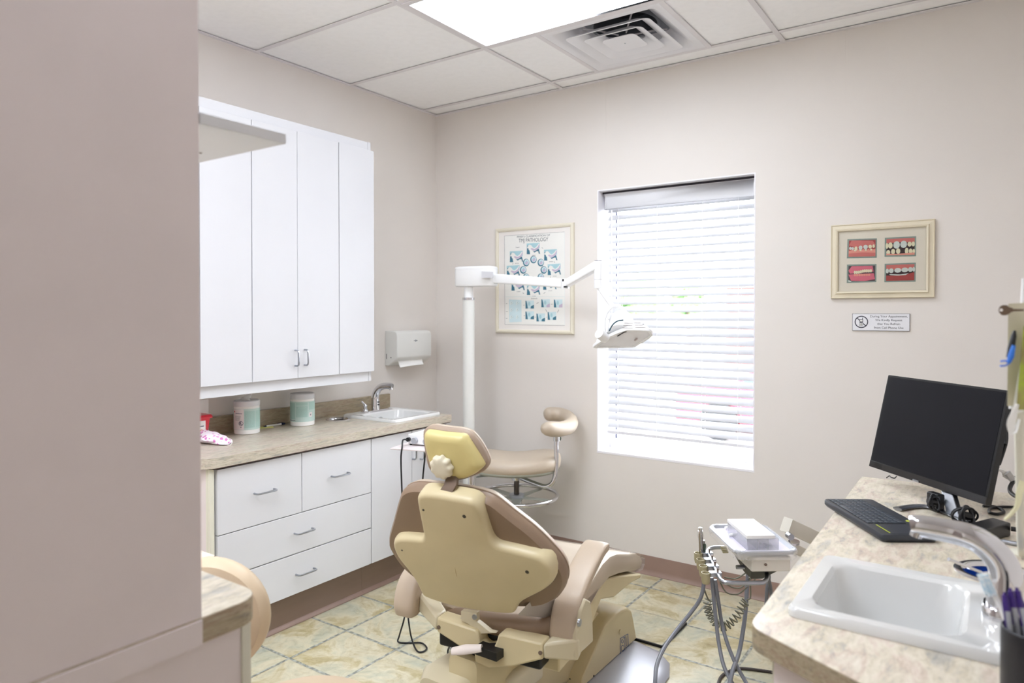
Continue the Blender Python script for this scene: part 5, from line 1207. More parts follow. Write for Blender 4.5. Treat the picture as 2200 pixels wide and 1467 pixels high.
    pe = E_; bm = new(); cyl(bm, (pe.x,pe.y,.0), (pe.x,pe.y,pe.z), .03, 20); lathe(bm, [(.16,.001),(.16,.02),(.05,.04),(.03,.06)], (pe.x,pe.y,0), 28); obj('floor_post', bm, m_ivory_e, r, smooth=True)
    r.location = (pe.x, pe.y, 0)
    for ch_ in r.children: ch_.matrix_parent_inverse = Matrix.Translation(r.location).inverted()
    # tray liner with wrap, top-level things resting on the tray
    bm = new(); loft(bm, [[G(a,b,h) for a,b in rrect(-hx+.014,hx-.014,-hy+.014,hy-.014,.025,5)] for h in (-.0045,-.003)]); tag(obj('tray_paper', bm, m_lav), 'lavender paper liner lying in the instrument tray', 'paper liner')
    bm = new(); N = 64; rings = []
    for d_, h in ((.012,.009),(-.002,.0085),(-.007,.0),(-.004,-.012),(-.001,-.024)):
        ring = []
        for k,(a,b) in enumerate(inset2(rrect(-hx,hx,-hy,hy,.035,12), d_)):
            w_ = random.uniform(-.002,.002); ring.append(G(a+w_,b+w_,h+random.uniform(-.0015,.0015)))
        rings.append(ring)
    loft(bm, rings, cap=False); tag(obj('plastic_tray_wrap', bm, m_wrap, None, smooth=True), 'clear crinkled plastic wrap stretched round the rim of the instrument tray', 'plastic wrap')
    # organiser box
    x0, x1, y0, y1 = -hx+.05, hx-.055, -hy+.035, hy-.07
    ob = thing('organiser_box', G((x0+x1)/2,(y0+y1)/2,-.003), 'clear plastic compartment box with white lid standing on the lavender tray liner', 'box')
    cb = P(1575,1163,'z',zt_+.03)
    bm = new(); w_ = .0018; z0, z1 = -.0025, .036
    def bx(a0,a1,b0,b1,h0,h1):
        loft(bm, [[G(a,b,h) for a,b in ((a0,b0),(a1,b0),(a1,b1),(a0,b1))] for h in (h0,h1)])
    bx(x0,x1,y0,y1,z0,z0+.002); bx(x0,x1,y0,y0+w_,z0,z1); bx(x0,x1,y1-w_,y1,z0,z1); bx(x0,x0+w_,y0,y1,z0,z1); bx(x1-w_,x1,y0,y1,z0,z1)
    for k in (1,2): s = x0+(x1-x0)*k/3; bx(s-w_/2,s+w_/2,y0,y1,z0,z1)
    bx(x0,x1,(y0+y1)/2-w_/2,(y0+y1)/2+w_/2,z0,z1)
    obj('compartments', bm, m_frosted, ob)
    bm = new(); loft(bm, [[G(a,b,h) for a,b in rrect(x0-.002,x1-.012,y0-.002,y1+.002,.003,2)] for h in (z1+.0003,z1+.012)]); obj('lid', bm, m_paper, ob, bevel=.002)
    bm = new()
    for k in range(9): a = x1-.03+random.uniform(-.012,.012); b = y0+.018+random.uniform(-.01,.01); h=.004+k*.001; tube(bm, [G(a+.008*math.cos(t),b+.008*math.sin(t),h) for t in [i*.7 for i in range(9)]], .0007, 4)
    wr = obj('wire_bands', bm, m_brush); tag(wr, 'small steel bands coiled inside the clear organiser box', 'orthodontic bands', kind='stuff')
    for k, (x, y) in enumerate(((1558,1136),(1566,1152))):
        bm = new(); q = P(x,y,'z',zt_); cyl(bm, q+Vector((0,0,.004)), q+ex*.035+ey*.008+Vector((0,0,.006)), .0055, 10); o = obj('cotton_roll', bm, m_paper, None, smooth=True)
        tag(o, ('white cotton roll on the tray liner near its back left corner','white cotton roll on the tray liner beside the box, nearer the front')[k], 'cotton roll', 'cotton rolls on the tray')
delivery()
cord('floor_cable', [Z(1700,1450), Z(1610,1437), Z(1580,1438), Z(1556,1448), Z(1545,1462), Z(1546,1480), Z(1570,1495)], .006, M('dark_cord',(62,54,52),.5), 'thick dark cord curling on the floor beneath the delivery unit hoses')

# ------------------------------------------------------------------ NEAR RIGHT COUNTER
RZ = .84
pA, pB, pC, pD = Vector((2.645,-.825,0)), Vector((XR-.003,-.80,0)), Vector((2.658,-2.215,0)), Vector((2.855,-2.316,0))
dd = (pD-pC).normalized(); pE = pC+dd*((XR-.003-pC.x)/dd.x)
SX0, SX1, SY0, SY1 = 2.703, 3.10, -2.135, -1.785
def corner(p, a, b, rad, n=6):
    a, b = (Vector(a)-Vector(p)).normalized(), (Vector(b)-Vector(p)).normalized(); out = []
    p0, p1 = Vector(p)+a*rad, Vector(p)+b*rad
    for k in range(n+1):
        t = k/n; q = p0*(1-t)**2+Vector(p)*2*t*(1-t)+p1*t**2; out.append((q.x,q.y))
    return out
outl = [(pB.x,pB.y)] + [(pA.x,pA.y)] + corner(pC, pA, pE, .035) + [(pE.x,pE.y)]
wr_ = P(2125,1243,'z',RZ); wr_ = Vector((3.03,-1.655,RZ))
ctR = slab('countertop', outl, RZ-.04, RZ, m_lamR, [rrect(SX0+.02,SX1-.02,SY0+.02,SY1-.02,.03), circ(wr_.x, wr_.y, .075)])
def band(outline, z0, z1, name, parent, mat, skip=()):
    bm = new(); o2 = inset2(outline, -.0012); n = len(outline)
    for i in range(n):
        j = (i+1) % n
        if i in skip: continue
        loft(bm, [[Vector((a,b,z)) for a,b in (outline[i],outline[j],o2[j],o2[i])] for z in (z0,z1)])
    return obj(name, bm, mat, parent)
band(outl, RZ-.04, RZ-.0012, 'edge_band', ctR, m_lamS, (0,len(outl)-1))  # brown band, its tone also carrying the shade on this edge
tag(ctR, 'mottled beige laminate countertop with clipped corner holding the monitor and near sink', 'countertop')
def right_cab():
    r = thing('base_cabinet', (3.0,-1.6,0), 'pinkish laminate base cabinet under the near countertop', 'cabinet')
    x0 = 2.70; yq = pC.y+dd.y/dd.x*(x0-pC.x)+.03
    ol = [(XR-.003,-.83),(x0,-.83),(x0,yq),(x0+.3,yq+dd.y/dd.x*.3),(XR-.003,yq+dd.y/dd.x*(XR-.003-x0))]
    def walls(bm, ol, t_):
        inn = inset2(ol, t_)
        for i in range(len(ol)):
            j = (i+1)%len(ol); loft(bm, [[Vector((a,b,z)) for a,b in (ol[i],ol[j],inn[j],inn[i])] for z in (.10,RZ-.0405)])
    bm = new(); walls(bm, ol, .018); obj('cabinet_body', bm, m_pink, r)
    bm = new(); q = [Vector((x0-.004,yq+.004,0)), Vector((x0-.004,yq+.07,0)), Vector((x0,yq+.07,0)), Vector((x0,yq+.004,0))]; loft(bm, [[v+Vector((0,0,z)) for v in q] for z in (.1,RZ-.041)]); obj('edge_trim', bm, m_cream, r)
    bm = new(); loft(bm, [[Vector((a,b,z)) for a,b in inset2(ol,.06)] for z in (.001,.1)]); obj('toe_kick', bm, m_kick, r)
    return r
right_cab()
sink('sink', SX0, SX1, SY0, SY1, RZ, .125, 'large white porcelain sink in the near counter, front right', dk='x1', depth=.15, rim=.018)
faucet((3.035,-1.955,RZ+.0175), math.radians(180), 1.0, 'large chrome curved faucet on the near sink', plate=.036, lever=False, tall=.139, reach=.146, fat=1.2)
wc = waste_ring('waste_chute', wr_, RZ, 'large round waste hole in the near counter lined in blue, beside the near faucet', True, R=.078)
def glove(c, lab):
    bm = new(); pts = []
    bmesh.ops.create_icosphere(bm, subdivisions=3, radius=1, matrix=Matrix.Translation(c) @ Matrix.Diagonal((.045,.04,.018,1)))
    for v in bm.verts: v.co += Vector((0,0,.006*math.sin(v.co.x*160)+.006*math.sin(v.co.y*210+1))) 
    tag(obj('disposable_glove', bm, m_blue, None, smooth=True), lab, 'glove')
glove(wr_+Vector((.012,-.008,-.035)), 'crumpled blue glove lying inside the blue lined waste hole')
bm = new(); a, b = P(2038,1201,'z',RZ+.05), P(2085,1220,'z',RZ+.03); tube(bm, [a, a.lerp(b,.15), b, b+(b-a)*.5], [.004,.003,.003,.003], 8); 
tag(obj('dental_mirror', bm, m_chrome, None, smooth=True), 'thin chrome instrument resting over the blue waste hole behind the faucet', 'dental tool')

# monitor
def monitor():
    bl_, br_ = P(1867,1001,'z',.895), P(2117,1085,'z',.895)
    w_ = (br_-bl_); W_ = w_.length; ex = w_.normalized(); bk = Vector((-ex.y, ex.x, 0)); 
    if bk.dot(CAM-bl_) > 0: bk = -bk
    tlp = None; best = 1e9
    for k in range(0, 60):
        t_ = math.radians(k*.5); up_ = Vector((0,0,1))*math.cos(t_)+bk*math.sin(t_)
        for hh in [x*.005+.25 for x in range(20)]:
            p = bl_+up_*hh; q = p-CAM; z_ = q.dot(FW); x_, y_ = PX0+FPX*q.dot(RT)/z_, PY0-FPX*q.dot(UP)/z_
            p2 = br_+up_*hh; q2 = p2-CAM; z2 = q2.dot(FW); x2, y2 = PX0+FPX*q2.dot(RT)/z2, PY0-FPX*q2.dot(UP)/z2
            e_ = (x_-1910)**2+(y_-806)**2+(x2-2167)**2+(y2-838)**2
            if e_ < best: best, tlp = e_, (up_, hh)
    up_, HH = tlp; nf = ex.cross(up_); 
    if nf.dot(CAM-bl_) < 0: nf = -nf
    r = thing('computer_monitor', bl_+w_*.5+bk*.08-Vector((0,0,.895-RZ)), 'black flat computer monitor, switched off, tilted back on the near counter', 'monitor')
    G = lambda a,b,h: bl_+ex*a+up_*b-nf*h
    bm = new(); loft(bm, [[G(a,b,h) for a,b in rrect(i_,W_-i_,i_,HH-i_,.004,3)] for i_, h in ((0,.001),(0,.018),(.03,.03),(.06,.045))]); obj('casing', bm, m_black, r, smooth=True)
    bm = new(); loft(bm, [[G(a,b,h) for a,b in ((.006,.022),(W_-.008,.022),(W_-.008,HH-.006),(.006,HH-.006))] for h in (.0012,.0002)]); obj('screen', bm, m_screen, r)
    bm = new(); loft(bm, [[G(a,b,h) for a,b in ((0,0),(W_,0),(W_,.021),(0,.021))] for h in (.002,-.0008)]); bz = obj('lower_bezel', bm, M('gloss_black',(16,15,18),.12,coat=.5), r, bevel=.001)
    bm = new(); mid = G(W_*.46,.003,-.001); tube(bm, [mid-ex*.012, mid+ex*.012], .0028, 8); obj('power_badge', bm, m_brush, bz)
    # curved foot and neck
    nk = P(2058,1110,'z',RZ); 
    bm = new(); pts = [P(x,y,'z',RZ+.006) for x,y in ((1928,1093),(1955,1088),(1985,1087),(2015,1093),(2045,1105),(2075,1122),(2100,1140))]
    tube(bm, spline(pts,5), .014, 12, ry=.005, upv=(0,0,1)); obj('stand_foot', bm, m_brush, r, smooth=True)
    nb = P(2052,1108,'z',RZ+.01); ntp = G(W_*.62,.03,.03); bm = new()
    s_ = ex*.024; f2 = bk*.008; loft(bm, [[nb-s_-f2,nb+s_-f2,nb+s_+f2,nb-s_+f2],[ntp-s_*.9-f2,ntp+s_*.9-f2,ntp+s_*.9+f2,ntp-s_*.9+f2]]); obj('stand_neck', bm, m_brush, r, bevel=.003)
    bm = new(); tube(bm, spline([G(W_,HH*.55,.02), P(2160,915,'y',G(W_,HH*.55,.03).y)+Vector((0,.01,0)), P(2162,950,'y',G(W_,HH*.4,.03).y)+Vector((0,.01,0)), G(W_-.01,HH*.36,.025)],6), .0042, 8); obj('cable_loop', bm, m_rub, r, smooth=True)
    bm = new(); yq = G(W_,HH*.2,.03).y+.01; tube(bm, spline([P(2128,1000,'y',yq),P(2139,1015,'y',yq),P(2136,1040,'y',yq),P(2124,1056,'y',yq),P(2116,1066,'y',yq)],6), .003, 8); obj('cable', bm, m_rub, r, smooth=True)
    # dark bundle behind
    bm = new(); q = P(2010,1075,'z',RZ+.03); box(bm, -.022,.022,-.012,.012,-.028,.022, mtx=Matrix.Translation(q) @ Matrix.Rotation(math.atan2(ex.y,ex.x),4,'Z')); obj('cable_block', bm, m_black, r, bevel=.004)
    return ex, bk
ex_m, bk_m = monitor()
def bundle(c, R, label, n=5, ax=Vector((0,0,1)), hgt=.05):
    r = thing('cable_bundle', c, label, 'cable bundle', 'tied black cable bundles by the monitor')
    for k in range(n):
        bm = new(); pts = []
        ph = k*.9
        for t in range(24):
            a = 2*math.pi*t/24
            pts.append(c+RT*(R*math.cos(a)*(.55+.12*k)+.004*math.sin(ph*3))+UP*(R*1.25*math.sin(a)*(.9-.05*k))+FW*(.010*math.sin(a+ph)+.004*k-.01))
        tube(bm, pts, .0028, 6, closed=True); obj('cable_loop', bm, m_rub, r, smooth=True)
    bm = new(); tube(bm, [c-RT*.012+UP*.004, c+RT*.012-UP*.002], .011, 10); obj('cable_tie', bm, m_black, r)
q = P(2004,1104,'z',RZ); bundle(q+Vector((0,0,.034)), .018, 'black tied cable bundle hanging beside the left of the monitor neck', 4)
q = P(2075,1142,'z',RZ); bundle(q+Vector((0,0,.040)), .024, 'black tied cable bundle standing right of the monitor neck, by the power adapter', 6)
# power adapter
def adapter():
    q = [P(x,y,'z',RZ+.034) for x,y in ((2078,1124),(2132,1111),(2172,1123),(2121,1137))]
    r = thing('power_adapter', sum(q, Vector())/4-Vector((0,0,.034)), 'black box power adapter lying on the near counter behind the faucet', 'power adapter')
    bm = new(); loft(bm, [[v-Vector((0,0,d_)) for v in q] for d_ in (.0335,0)]); obj('adapter_body', bm, m_black, r, bevel=.003)
    bm = new(); a = q[2]-Vector((0,0,.015)); tube(bm, spline([a, a+Vector((.02,.0,0)), a+Vector((.05,-.005,.002))],4), .006, 8, ry=.006); obj('plug_end', bm, m_rub, r, smooth=True)
    bm = new(); a = q[0]-Vector((0,0,.02)); tube(bm, spline([a, P(2072,1140,'z',RZ+.02), P(2066,1146,'z',RZ+.025)],4), .0035, 8); obj('cable', bm, m_rub, r, smooth=True)
adapter()
cord('loose_cable', [P(x,y,'z',RZ+.0045) for x,y in ((2112,1087),(2135,1088),(2152,1094),(2156,1101),(2140,1104),(2126,1100),(2128,1092),(2150,1089),(2180,1089),(2210,1089))], .004, m_rub, 'black cable making a small loop on the counter right of the monitor')
bm = new(); tube(bm, spline([P(x,y,'z',RZ+.004) for x,y in ((1905,1026),(1911,1022),(1914,1025),(1922,1027),(1926,1023))],3), .002, 6); tag(obj('binder_clip', bm, m_black, None, smooth=True), 'tiny black clip lying at the far edge of the near counter', 'clip')
# zip-tied plug bundle at the wall
def plugs():
    q = D(2172,1022,2.1); r = thing('plug_bundle', q, 'cluster of pale cable ends tied together at the right of the monitor', 'cable bundle')
    bm = new(); 
    for k in range(5): tube(bm, spline([D(2140+6*k,1008+3*k,2.1), D(2155,1010+3*k,2.1), D(2172,1024+2*k,2.1)],4), .0028, 6)
    obj('cable_end', bm, m_paper, r, smooth=True)
    bm = new(); tube(bm, [D(2164,1015,2.09), D(2180,1037,2.09)], .011, 8, ry=.004); obj('tag', bm, M('tag_grey',(196,194,192),.6), r)
    bm = new(); tube(bm, spline([D(2176,1030,2.1),D(2184,1026,2.1),D(2172,1042,2.08),D(2170,1055,2.05),D(2182,1066,2.0),D(2205,1072,1.95)],5), .006, 8); obj('cable', bm, m_rub, r, smooth=True)
plugs()

# keyboard
def keyboard():
    zt_ = RZ+.020
    A, Bk, C_, Dk = P(1768,1071,'z',zt_), P(1850,1060,'z',zt_), P(1985,1132,'z',zt_), P(1890,1146,'z',zt_)
    ex = ((Dk-A)+(C_-Bk)); L_ = ex.length/2; ex.normalize(); ey = Vector((-ex.y, ex.x, 0)); 
    if ey.dot(Bk-A) < 0: ey = -ey
    Wd = .142; o = A
    L_ = max(L_, .335)
    r = thing('keyboard', o+ex*L_/2+ey*Wd/2-Vector((0,0,.02)), 'dark grey wireless keyboard with yellow touchpad line at the left edge of the near counter', 'keyboard')
    G = lambda a,b,h: o+ex*a+ey*b+Vector((0,0,h))
    bm = new(); pillow(bm, rrect(0,L_,0,Wd,.014,5), [(.006,-.0195),(.0,-.012),(0,-.003),(.002,0)], G); obj('keyboard_body', bm, M('graphite',(46,50,58),.35,var=.03), r, smooth=True)
    bm = new(); loft(bm, [[G(a,b,h) for a,b in rrect(.006,L_-.091,.010,.110,.002,2)] for h in (-.0005,.0004)]); obj('key_bed', bm, M('bed_black',(10,11,13),.6), r)
    mk = M('key_grey',(60,68,78),.35,var=.05); ml = M('key_legend',(170,176,184),.5)
    x0, x1, y0, y1 = .008, L_-.095, .012, .108; n, rows = 14, 5; kw = (x1-x0)/n; kh = (y1-y0)/6
    proto = None
    for j in range(6):
        for i in range(n):
            if j == 0 and 4 <= i <= 8:
                if i > 4: continue
                a0, a1 = x0+4*kw, x0+9*kw
            else: a0, a1 = x0+i*kw, x0+(i+1)*kw
            if proto is None or (j == 0 and i == 4):
                bm = new(); w_ = a1-a0; pillow(bm, rrect(.0012,w_-.0012,.0012,kh-.0012,.0015,2), [(0,-.0002),(0,.0014),(.0015,.002)], lambda a,b,h: ex*a+ey*b+Vector((0,0,h)))
                k = obj('key', bm, mk, None, smooth=True)
                if not (j == 0 and i == 4): proto = k
            else: k = proto.copy(); COL.objects.link(k)
            k.location = G(a0, y0+j*kh, .0005); attach(k, r)
    bm = new(); box(bm, -.5,.5,-.5,.5,-.5,.5) if False else None
    loft(bm, [[G(a,b,h) for a,b in rrect(L_-.085,L_-.008,.028,.105,.004,3)] for h in (.0001,.0008)]); obj('touchpad', bm, M('pad_grey',(54,57,65),.3), r)
    bm = new(); loft(bm, [[G(a,b,h) for a,b in ((L_-.082,.0265),(L_-.015,.0265),(L_-.015,.0285),(L_-.082,.0285))] for h in (.0006,.0012)]); 
    loft(bm, [[G(x1-.02+.007*a,Wd-.014+.007*b,h) for a,b in circ(0,0,1,16)] for h in (.0002,.0008)]); 
    yl = M('lime_accent',(206,216,70),.4); obj('accent_line', bm, yl, r)
keyboard()
# silver pen on the counter
a, b = P(2146,1161,'z',RZ+.006), P(2205,1172,'z',RZ+.006); pen('pen', a, b+(b-a)*.4, .0055, m_brush, 'silver pen lying on the near counter at the right edge', None, m_brush)
# cup of pens
def cup():
    c = Vector((3.068,-2.215,RZ)); R_ = .040; zt_ = RZ+.098
    e_ = D(2155,1350,1.06); 
    r = thing('pen_cup', c, 'black cylindrical pen cup at the lower right, on the near counter', 'pen cup')
    bm = new(); lathe(bm, [(.002,.001),(R_-.002,.001),(R_,.004),(R_,.098),(R_-.002,.1),(R_-.004,.098),(R_-.004,.008),(.002,.006)], c, 36); obj('cup_body', bm, M('mesh_black',(28,28,34),.45,var=.2,scale=300), r, smooth=True)
    tops = ((2158,1272,1.02),(2170,1263,1.06),(2184,1262,1.05),(2196,1290,1.0))
    bots = ((-.02,-.012),(-.008,.008),(.008,.0),(.018,-.01))
    for k, ((x,y,d_), (u_,v_)) in enumerate(zip(tops,bots)):
        t_ = D(x,y,1.07); t_ = Vector((c.x+(-.022+.016*k), c.y+.012*(-1)**k, D(x,y,1.07).z)); 
        d3 = D(x,y,1.055); pen('purple_pen', Vector((c.x+u_,c.y+v_,RZ+.012)), Vector((d3.x,d3.y,d3.z)), .0048, m_alu, ('purple and silver pen in the cup, leftmost of the purple pens','purple and silver pen in the cup, second from the left','purple and silver pen in the cup, third from the left','purple and silver pen in the cup, at the picture edge')[k], 'purple pens in the black cup', m_purple)
    # toothbrush
    t0 = D(2120,1237,1.10); b0 = Vector((c.x-.005,c.y+.02,RZ+.03)); tb = thing('toothbrush', b0, 'toothbrush with blue and white bristles leaning out of the pen cup', 'toothbrush')
    h1 = t0; ax = (h1-b0).normalized(); side = ax.cross(FW).normalized()
    bm = new(); tube(bm, [b0, b0.lerp(h1,.5), b0.lerp(h1,.8), h1+ax*.006], [.005,.005,.004,.006], 10, ry=[.004,.004,.003,.003]); obj('handle', bm, m_frosted if False else m_paper, tb, smooth=True)
    bm = new(); 
    for k in range(9):
        p = h1-ax*(.026-.0035*k); q2 = p-side*.012*(1 if side.dot(RT) > 0 else -1); cyl(bm, p-FW*.004, q2-FW*.004, .0022, 6); cyl(bm, p+FW*.003, q2+FW*.003, .0022, 6)
    obj('bristles', bm, M('bristle_blue',(176,210,226),.6,rgb2=(236,240,242),scale=200), tb)
cup()
bm = new(); a, b = P(2023,1118,'y',-1.75), P(2050,1124,'y',-1.75)
# toothbrush head lying behind the faucet
tb = thing('spare_toothbrush', (P(2035,1130,'z',RZ+.008)), 'white toothbrush lying on the near counter behind the faucet spout', 'toothbrush')
p0, p1, p2 = P(1962,1116,'z',RZ+.008), P(2020,1124,'z',RZ+.008), P(2050,1130,'z',RZ+.010)
bm = new(); tube(bm, [p0, p0.lerp(p1,.5), p1], .003, 8); obj('handle', bm, m_black, tb, smooth=True)
bm = new(); tube(bm, [p1, p1.lerp(p2,.3), p2], [.006,.009,.008], 10); obj('brush_head', bm, m_paper, tb, smooth=True)

# upright notice rack at the right edge
def rack():
    base = D(2196,1180,1.42)
    r = thing('notice_rack', (base.x,base.y,RZ), 'white edged notice rack standing at the extreme right edge of the near counter', 'rack')
    A, B2 = D(2189,905,1.3), D(2204,600,1.3); Cb = D(2192,1190,1.42)
    bkd = Vector((.35,.12,0))
    bm = new(); t_ = .006
    loft(bm, [[p+v_ for v_ in (Vector((0,0,0)), bkd*.5, bkd*.5+Vector((0,.006,0)), Vector((0,.006,0)))] for p in (D(2176,885,1.25), D(2199,598,1.25))]); obj('back_board', bm, m_paper, r)
    bm = new(); tube(bm, [D(2172,878,1.24), D(2197,660,1.24), D(2200,598,1.24)], .0035, 8); obj('rack_edge', bm, m_lampw, r, smooth=True)
    bm = new(); loft(bm, [[p+v_ for v_ in (Vector((0,0,0)), bkd*.4, bkd*.4+Vector((0,.004,0)), Vector((0,.004,0)))] for p in (D(2183,880,1.2), D(2199,700,1.2))]); mg = obj('magazine', bm, M('magazine_cover',(150,120,100),.4,rgb2=(170,190,60),scale=22), r)
    bm = new(); pq = D(2192,1010,1.36); tube(bm, [D(2190,880,1.25), D(2192,1000,1.34), D(2194,1130,1.42), P(2196,1192,'z',RZ+.001)], .010, 10, ry=.008); obj('rack_leg', bm, m_cream, r, smooth=True)
    bm = new(); q = P(2196,1192,'z',RZ); lathe(bm, [(.03,.0005),(.03,.006),(.01,.01)], (q.x,q.y,RZ), 18); obj('rack_foot', bm, m_cream, r, smooth=True)
    bm = new(); loft(bm, [[D(x,y,d_) for x,y in ((2166,652),(2208,650),(2208,700),(2188,800),(2176,872),(2164,872))] for d_ in (1.23,1.234)]); tag(obj('note_card', bm, M('beige_card',(220,214,192),.7)), 'pale beige note card pinned to the side of the notice rack', 'card')
    # key
    k = thing('brass_key', D(2160,666,1.2), 'dark brass key hooked on the notice rack at the right edge', 'key')
    bm = new(); ol = [(2145,666),(2148,658.5),(2155,655),(2163,655.5),(2169,660),(2174,661),(2177,663),(2177,669.5),(2172,671),(2167,675),(2160,677.5),(2152,677),(2147,672)]
    loft(bm, [[D(x,y,d_) for x,y in ol] for d_ in (1.215,1.2175)]); ko = obj('key_bow', bm, M('old_brass',(112,92,76),.4,.5), k, smooth=False)
    c2 = new(); cc = D(2151,666,1.2); c3 = D(2151,666,1.24); cyl(c2, cc, c3, .0026, 12); cut(ko, c2)
    bm = new(); loft(bm, [[D(x,y,d_) for x,y in ((2176,663.5),(2200,664),(2200,668),(2176,669))] for d_ in (1.215,1.2175)]); obj('key_blade', bm, M('old_brass',(112,92,76),.4,.5), k)
    # marker pens clipped
    bm = new(); m_ = thing('blue_marker', D(2172,748,1.2), 'black and blue marker hanging on the notice rack below the key', 'marker')
    tube(bm, [D(2180,710,1.2),D(2178,722,1.2),D(2172,750,1.2),D(2167,768,1.2)], [.002,.0045,.0055,.004], 10); obj('cap', bm, m_black, m_, smooth=True)
    bm = new(); tube(bm, [D(2178,742,1.195),D(2172,765,1.195),D(2167,780,1.195)], [.003,.005,.003], 10); obj('grip', bm, m_blue, m_, smooth=True)
    bm = new(); tube(bm, spline([D(2150,776,1.2),D(2160,775,1.2),D(2170,778,1.2),D(2160,785,1.2),D(2149,786,1.2)],4), .0018, 6); obj('clip', bm, M('clip_blue',(120,150,226),.4), m_, smooth=True)
    bm = new(); t3 = spline([D(2186,868,1.2),D(2178,890,1.2),D(2172,912,1.2),D(2180,930,1.2),D(2190,900,1.2)],3); tube(bm, t3, [.003+.006*math.sin(math.pi*i/(len(t3)-1)) for i in range(len(t3))], 8, ry=.002); tag(obj('tissue', bm, m_paper, None, smooth=True), 'small white tissue hanging under the notice rack by the monitor corner', 'tissue')
    bm = new(); t3 = spline([D(2200,1035,1.3),D(2190,1060,1.3),D(2186,1085,1.3),D(2172,1104,1.3),D(2158,1116,1.3)],3); tube(bm, t3, [.010*(1-.75*i/(len(t3)-1)) for i in range(len(t3))], 8, ry=.002); tag(obj('yellow_tag', bm, M('pale_lemon',(238,236,200),.6), None, smooth=True), 'pale yellow pointed paper tag curling down in front of the power adapter', 'tag')
rack()

# ------------------------------------------------------------------ NEAR LEFT PENINSULA (tall end panel, counter, shelf)
PXF = 1.967; sc_ = .82
yP = P(431,1000,'x',PXF).y; yT = P(567,1275,'x',PXF).y; yS = P(615,300,'x',PXF).y
zC = P(441,1323.8,'x',PXF).z; zS0, zS1 = P(613,309,'x',PXF).z, P(615,287,'x',PXF).z
yL = P(546,1400,'x',PXF).y
bm = new(); box(bm, PXF-.022, PXF, -5.0, yP, zC+.001, H-.004); ep = obj('tall_end_panel', bm, m_pink); tag(ep, 'tall pinkish grey laminate end panel filling the left edge of the view', 'panel')
bm = new(); box(bm, PXF-.0222, PXF-.003, yP, yP+.002, zC+.001, H-.004); obj('edge_strip', bm, M('pale_strip',(232,228,228),.4), ep)
r_ = .05; ol = [(1.30,-5.0),(1.30,yT-.0)] + [(PXF+.012-r_+r_*math.sin(a), yT-r_+r_*math.cos(a)) for a in [math.pi/2*k/8 for k in range(9)]] + [(PXF+.012,-5.0)]
y441 = P(441.5,1350,'x',PXF+.012).y
ol = [(1.30,-5.0),(1.30,yT)] + [(PXF-r_+r_*math.sin(a), yT-r_+r_*math.cos(a)) for a in [math.pi/2*k/8 for k in range(9)]] + [(PXF,-5.0)]
o = slab('countertop', ol, zC-.042, zC, m_lamR); band(ol, zC-.042, zC-.0012, 'edge_band', o, m_lamS, (0,len(ol)-1))  # band is brown and darkened for an edge turned from the light
tag(o, 'speckled laminate counter end with rounded corner at the lower left, beneath the tall panel', 'countertop')
bm = new(); box(bm, PXF+.0015, PXF+.0045, -5.0, y441, zC-.043, zC-.002); obj('fascia_strip', bm, m_pink, o, bevel=.0008)
pc = thing('base_cabinet', (1.7,-3.6,0), 'pinkish grey base cabinet under the lower left counter end', 'cabinet')
bm = new(); box(bm, 1.40, PXF-.012, -5.0, yL-.012, .001, zC-.0425); obj('cabinet_body', bm, m_pink, pc)
bm = new(); box(bm, PXF-.03, PXF-.008, yL-.018, yL, .001, zC-.0425); obj('edge_trim', bm, m_cream, pc, bevel=.002)
bm = new(); xS = P(431,350,'z',zS0).x
box(bm, PXF-.33, PXF, yP+.0025, yS, zS0, zS1); box(bm, PXF-.33, PXF-.0222, yP-.6, yP+.0025, zS0, zS1); sh = obj('overhead_shelf', bm, m_white, None, bevel=.0015); tag(sh, 'white shelf jutting past the tall panel in front of the wall cabinet', 'shelf')
bm = new(); q = P(428.5,329,'z',zS0); cyl(bm, (q.x+.004,q.y,zS0-.0015), (q.x+.004,q.y,zS0+.001), .0025, 10); obj('shelf_pin', bm, m_strap, sh)
# lower desk return beyond
q = P(471,1196,'z',.78); ol = [(q.x-.5,q.y),(q.x-.02,q.y),(q.x,q.y-.02),(q.x,q.y-.34),(q.x-.5,q.y-.34)]
o = slab('desk_return', ol, .75, .78, m_lamR); tag(o, 'lower laminate desk return glimpsed behind the near left counter', 'desk')
bm = new(); box(bm, q.x-.48, q.x-.46, q.y-.3, q.y-.04, .001, .75); obj('desk_leg', bm, m_pink, o)
bm = new(); box(bm, q.x-.16, q.x-.14, q.y-.3, q.y-.04, .001, .75); obj('desk_leg', bm, m_pink, o)
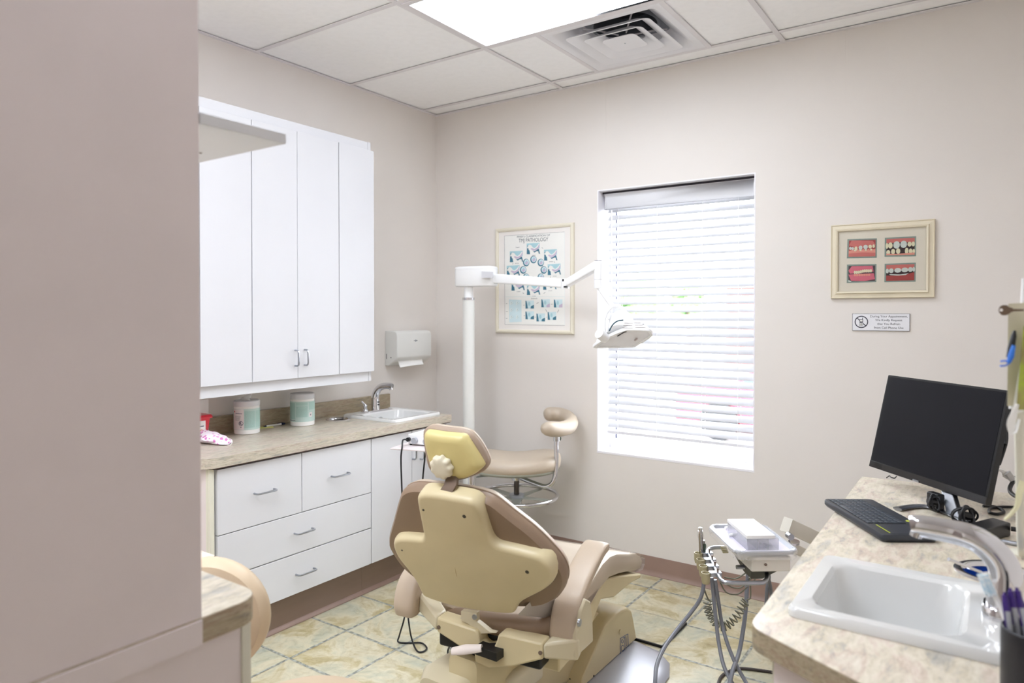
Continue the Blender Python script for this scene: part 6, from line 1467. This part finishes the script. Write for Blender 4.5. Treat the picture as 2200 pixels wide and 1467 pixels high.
# operator stool tucked behind it
def operator_stool():
    dz = 1.62; c = D(452, 1322, dz)
    s0 = D(655, 1500, 1.66)
    base = Vector((s0.x-.0, s0.y, 0)); zs = D(655,1493,1.62).z-.055
    r = thing('operator_stool', base, 'tan round backed operator stool tucked behind the near left counter', 'stool')
    n_ = (D(560,1330,dz)-D(452,1322,dz)); ex = RT.copy()
    f = lambda a,b,h: c+ex*a+Vector((0,0,1))*b-FW*h*1.0
    ol = smooth2([(.128*math.cos(t)*(1.08 if math.cos(t) > 0 else 1.0), .135*math.sin(t)) for t in [2*math.pi*k/14 for k in range(14)]],3)
    bm = new(); pillow(bm, ol, [(.05,-.035),(.015,-.03),(0,-.01),(0,.008),(.012,.028),(.04,.038),(.07,.04)], f); obj('back_pad', bm, M('peach_vinyl', (214,192,162), .4, var=.02, scale=7, bump=.1, bscale=260), r, smooth=True)
    sc = Vector((base.x, base.y, zs-.09)); R_ = .185
    bm = new(); lathe(bm, [(.14,.0),(.175,.005),(R_,.03),(R_,.06),(.17,.082),(.13,.09),(.002,.09)], sc, 40); obj('seat_cushion', bm, M('peach_vinyl', (214,192,162), .4, var=.02, scale=7, bump=.1, bscale=260), r, smooth=True)
    bm = new(); cyl(bm, (sc.x,sc.y,.1), (sc.x,sc.y,sc.z), .026, 18); obj('column', bm, m_chrome, r, smooth=True)
    bm = new(); bb_ = c+FW*.035; tube(bm, spline([Vector((sc.x,sc.y,sc.z-.01)), Vector((sc.x,sc.y,sc.z-.01)).lerp(Vector((bb_.x,bb_.y,sc.z-.02)),.8), Vector((bb_.x,bb_.y,sc.z+.02)), bb_],5), .011, 10); obj('back_support', bm, m_chrome, r, smooth=True)
    for k in range(5):
        a = math.radians(20+72*k); t_ = Vector((math.cos(a),math.sin(a),0)); c0 = Vector((sc.x,sc.y,.1))
        bm = new(); tube(bm, [c0, c0+t_*.12+Vector((0,0,-.012)), c0+t_*.22+Vector((0,0,-.03))], [.022,.018,.014], 10); lg = obj('base_leg', bm, m_chrome, r, smooth=True)
        e_ = c0+t_*.22; s_ = Vector((-t_.y,t_.x,0)); bm = new(); cyl(bm, Vector((e_.x,e_.y,.0265))-s_*.012, Vector((e_.x,e_.y,.0265))+s_*.012, .026, 18); obj('caster', bm, m_rub, lg, smooth=True)
operator_stool()
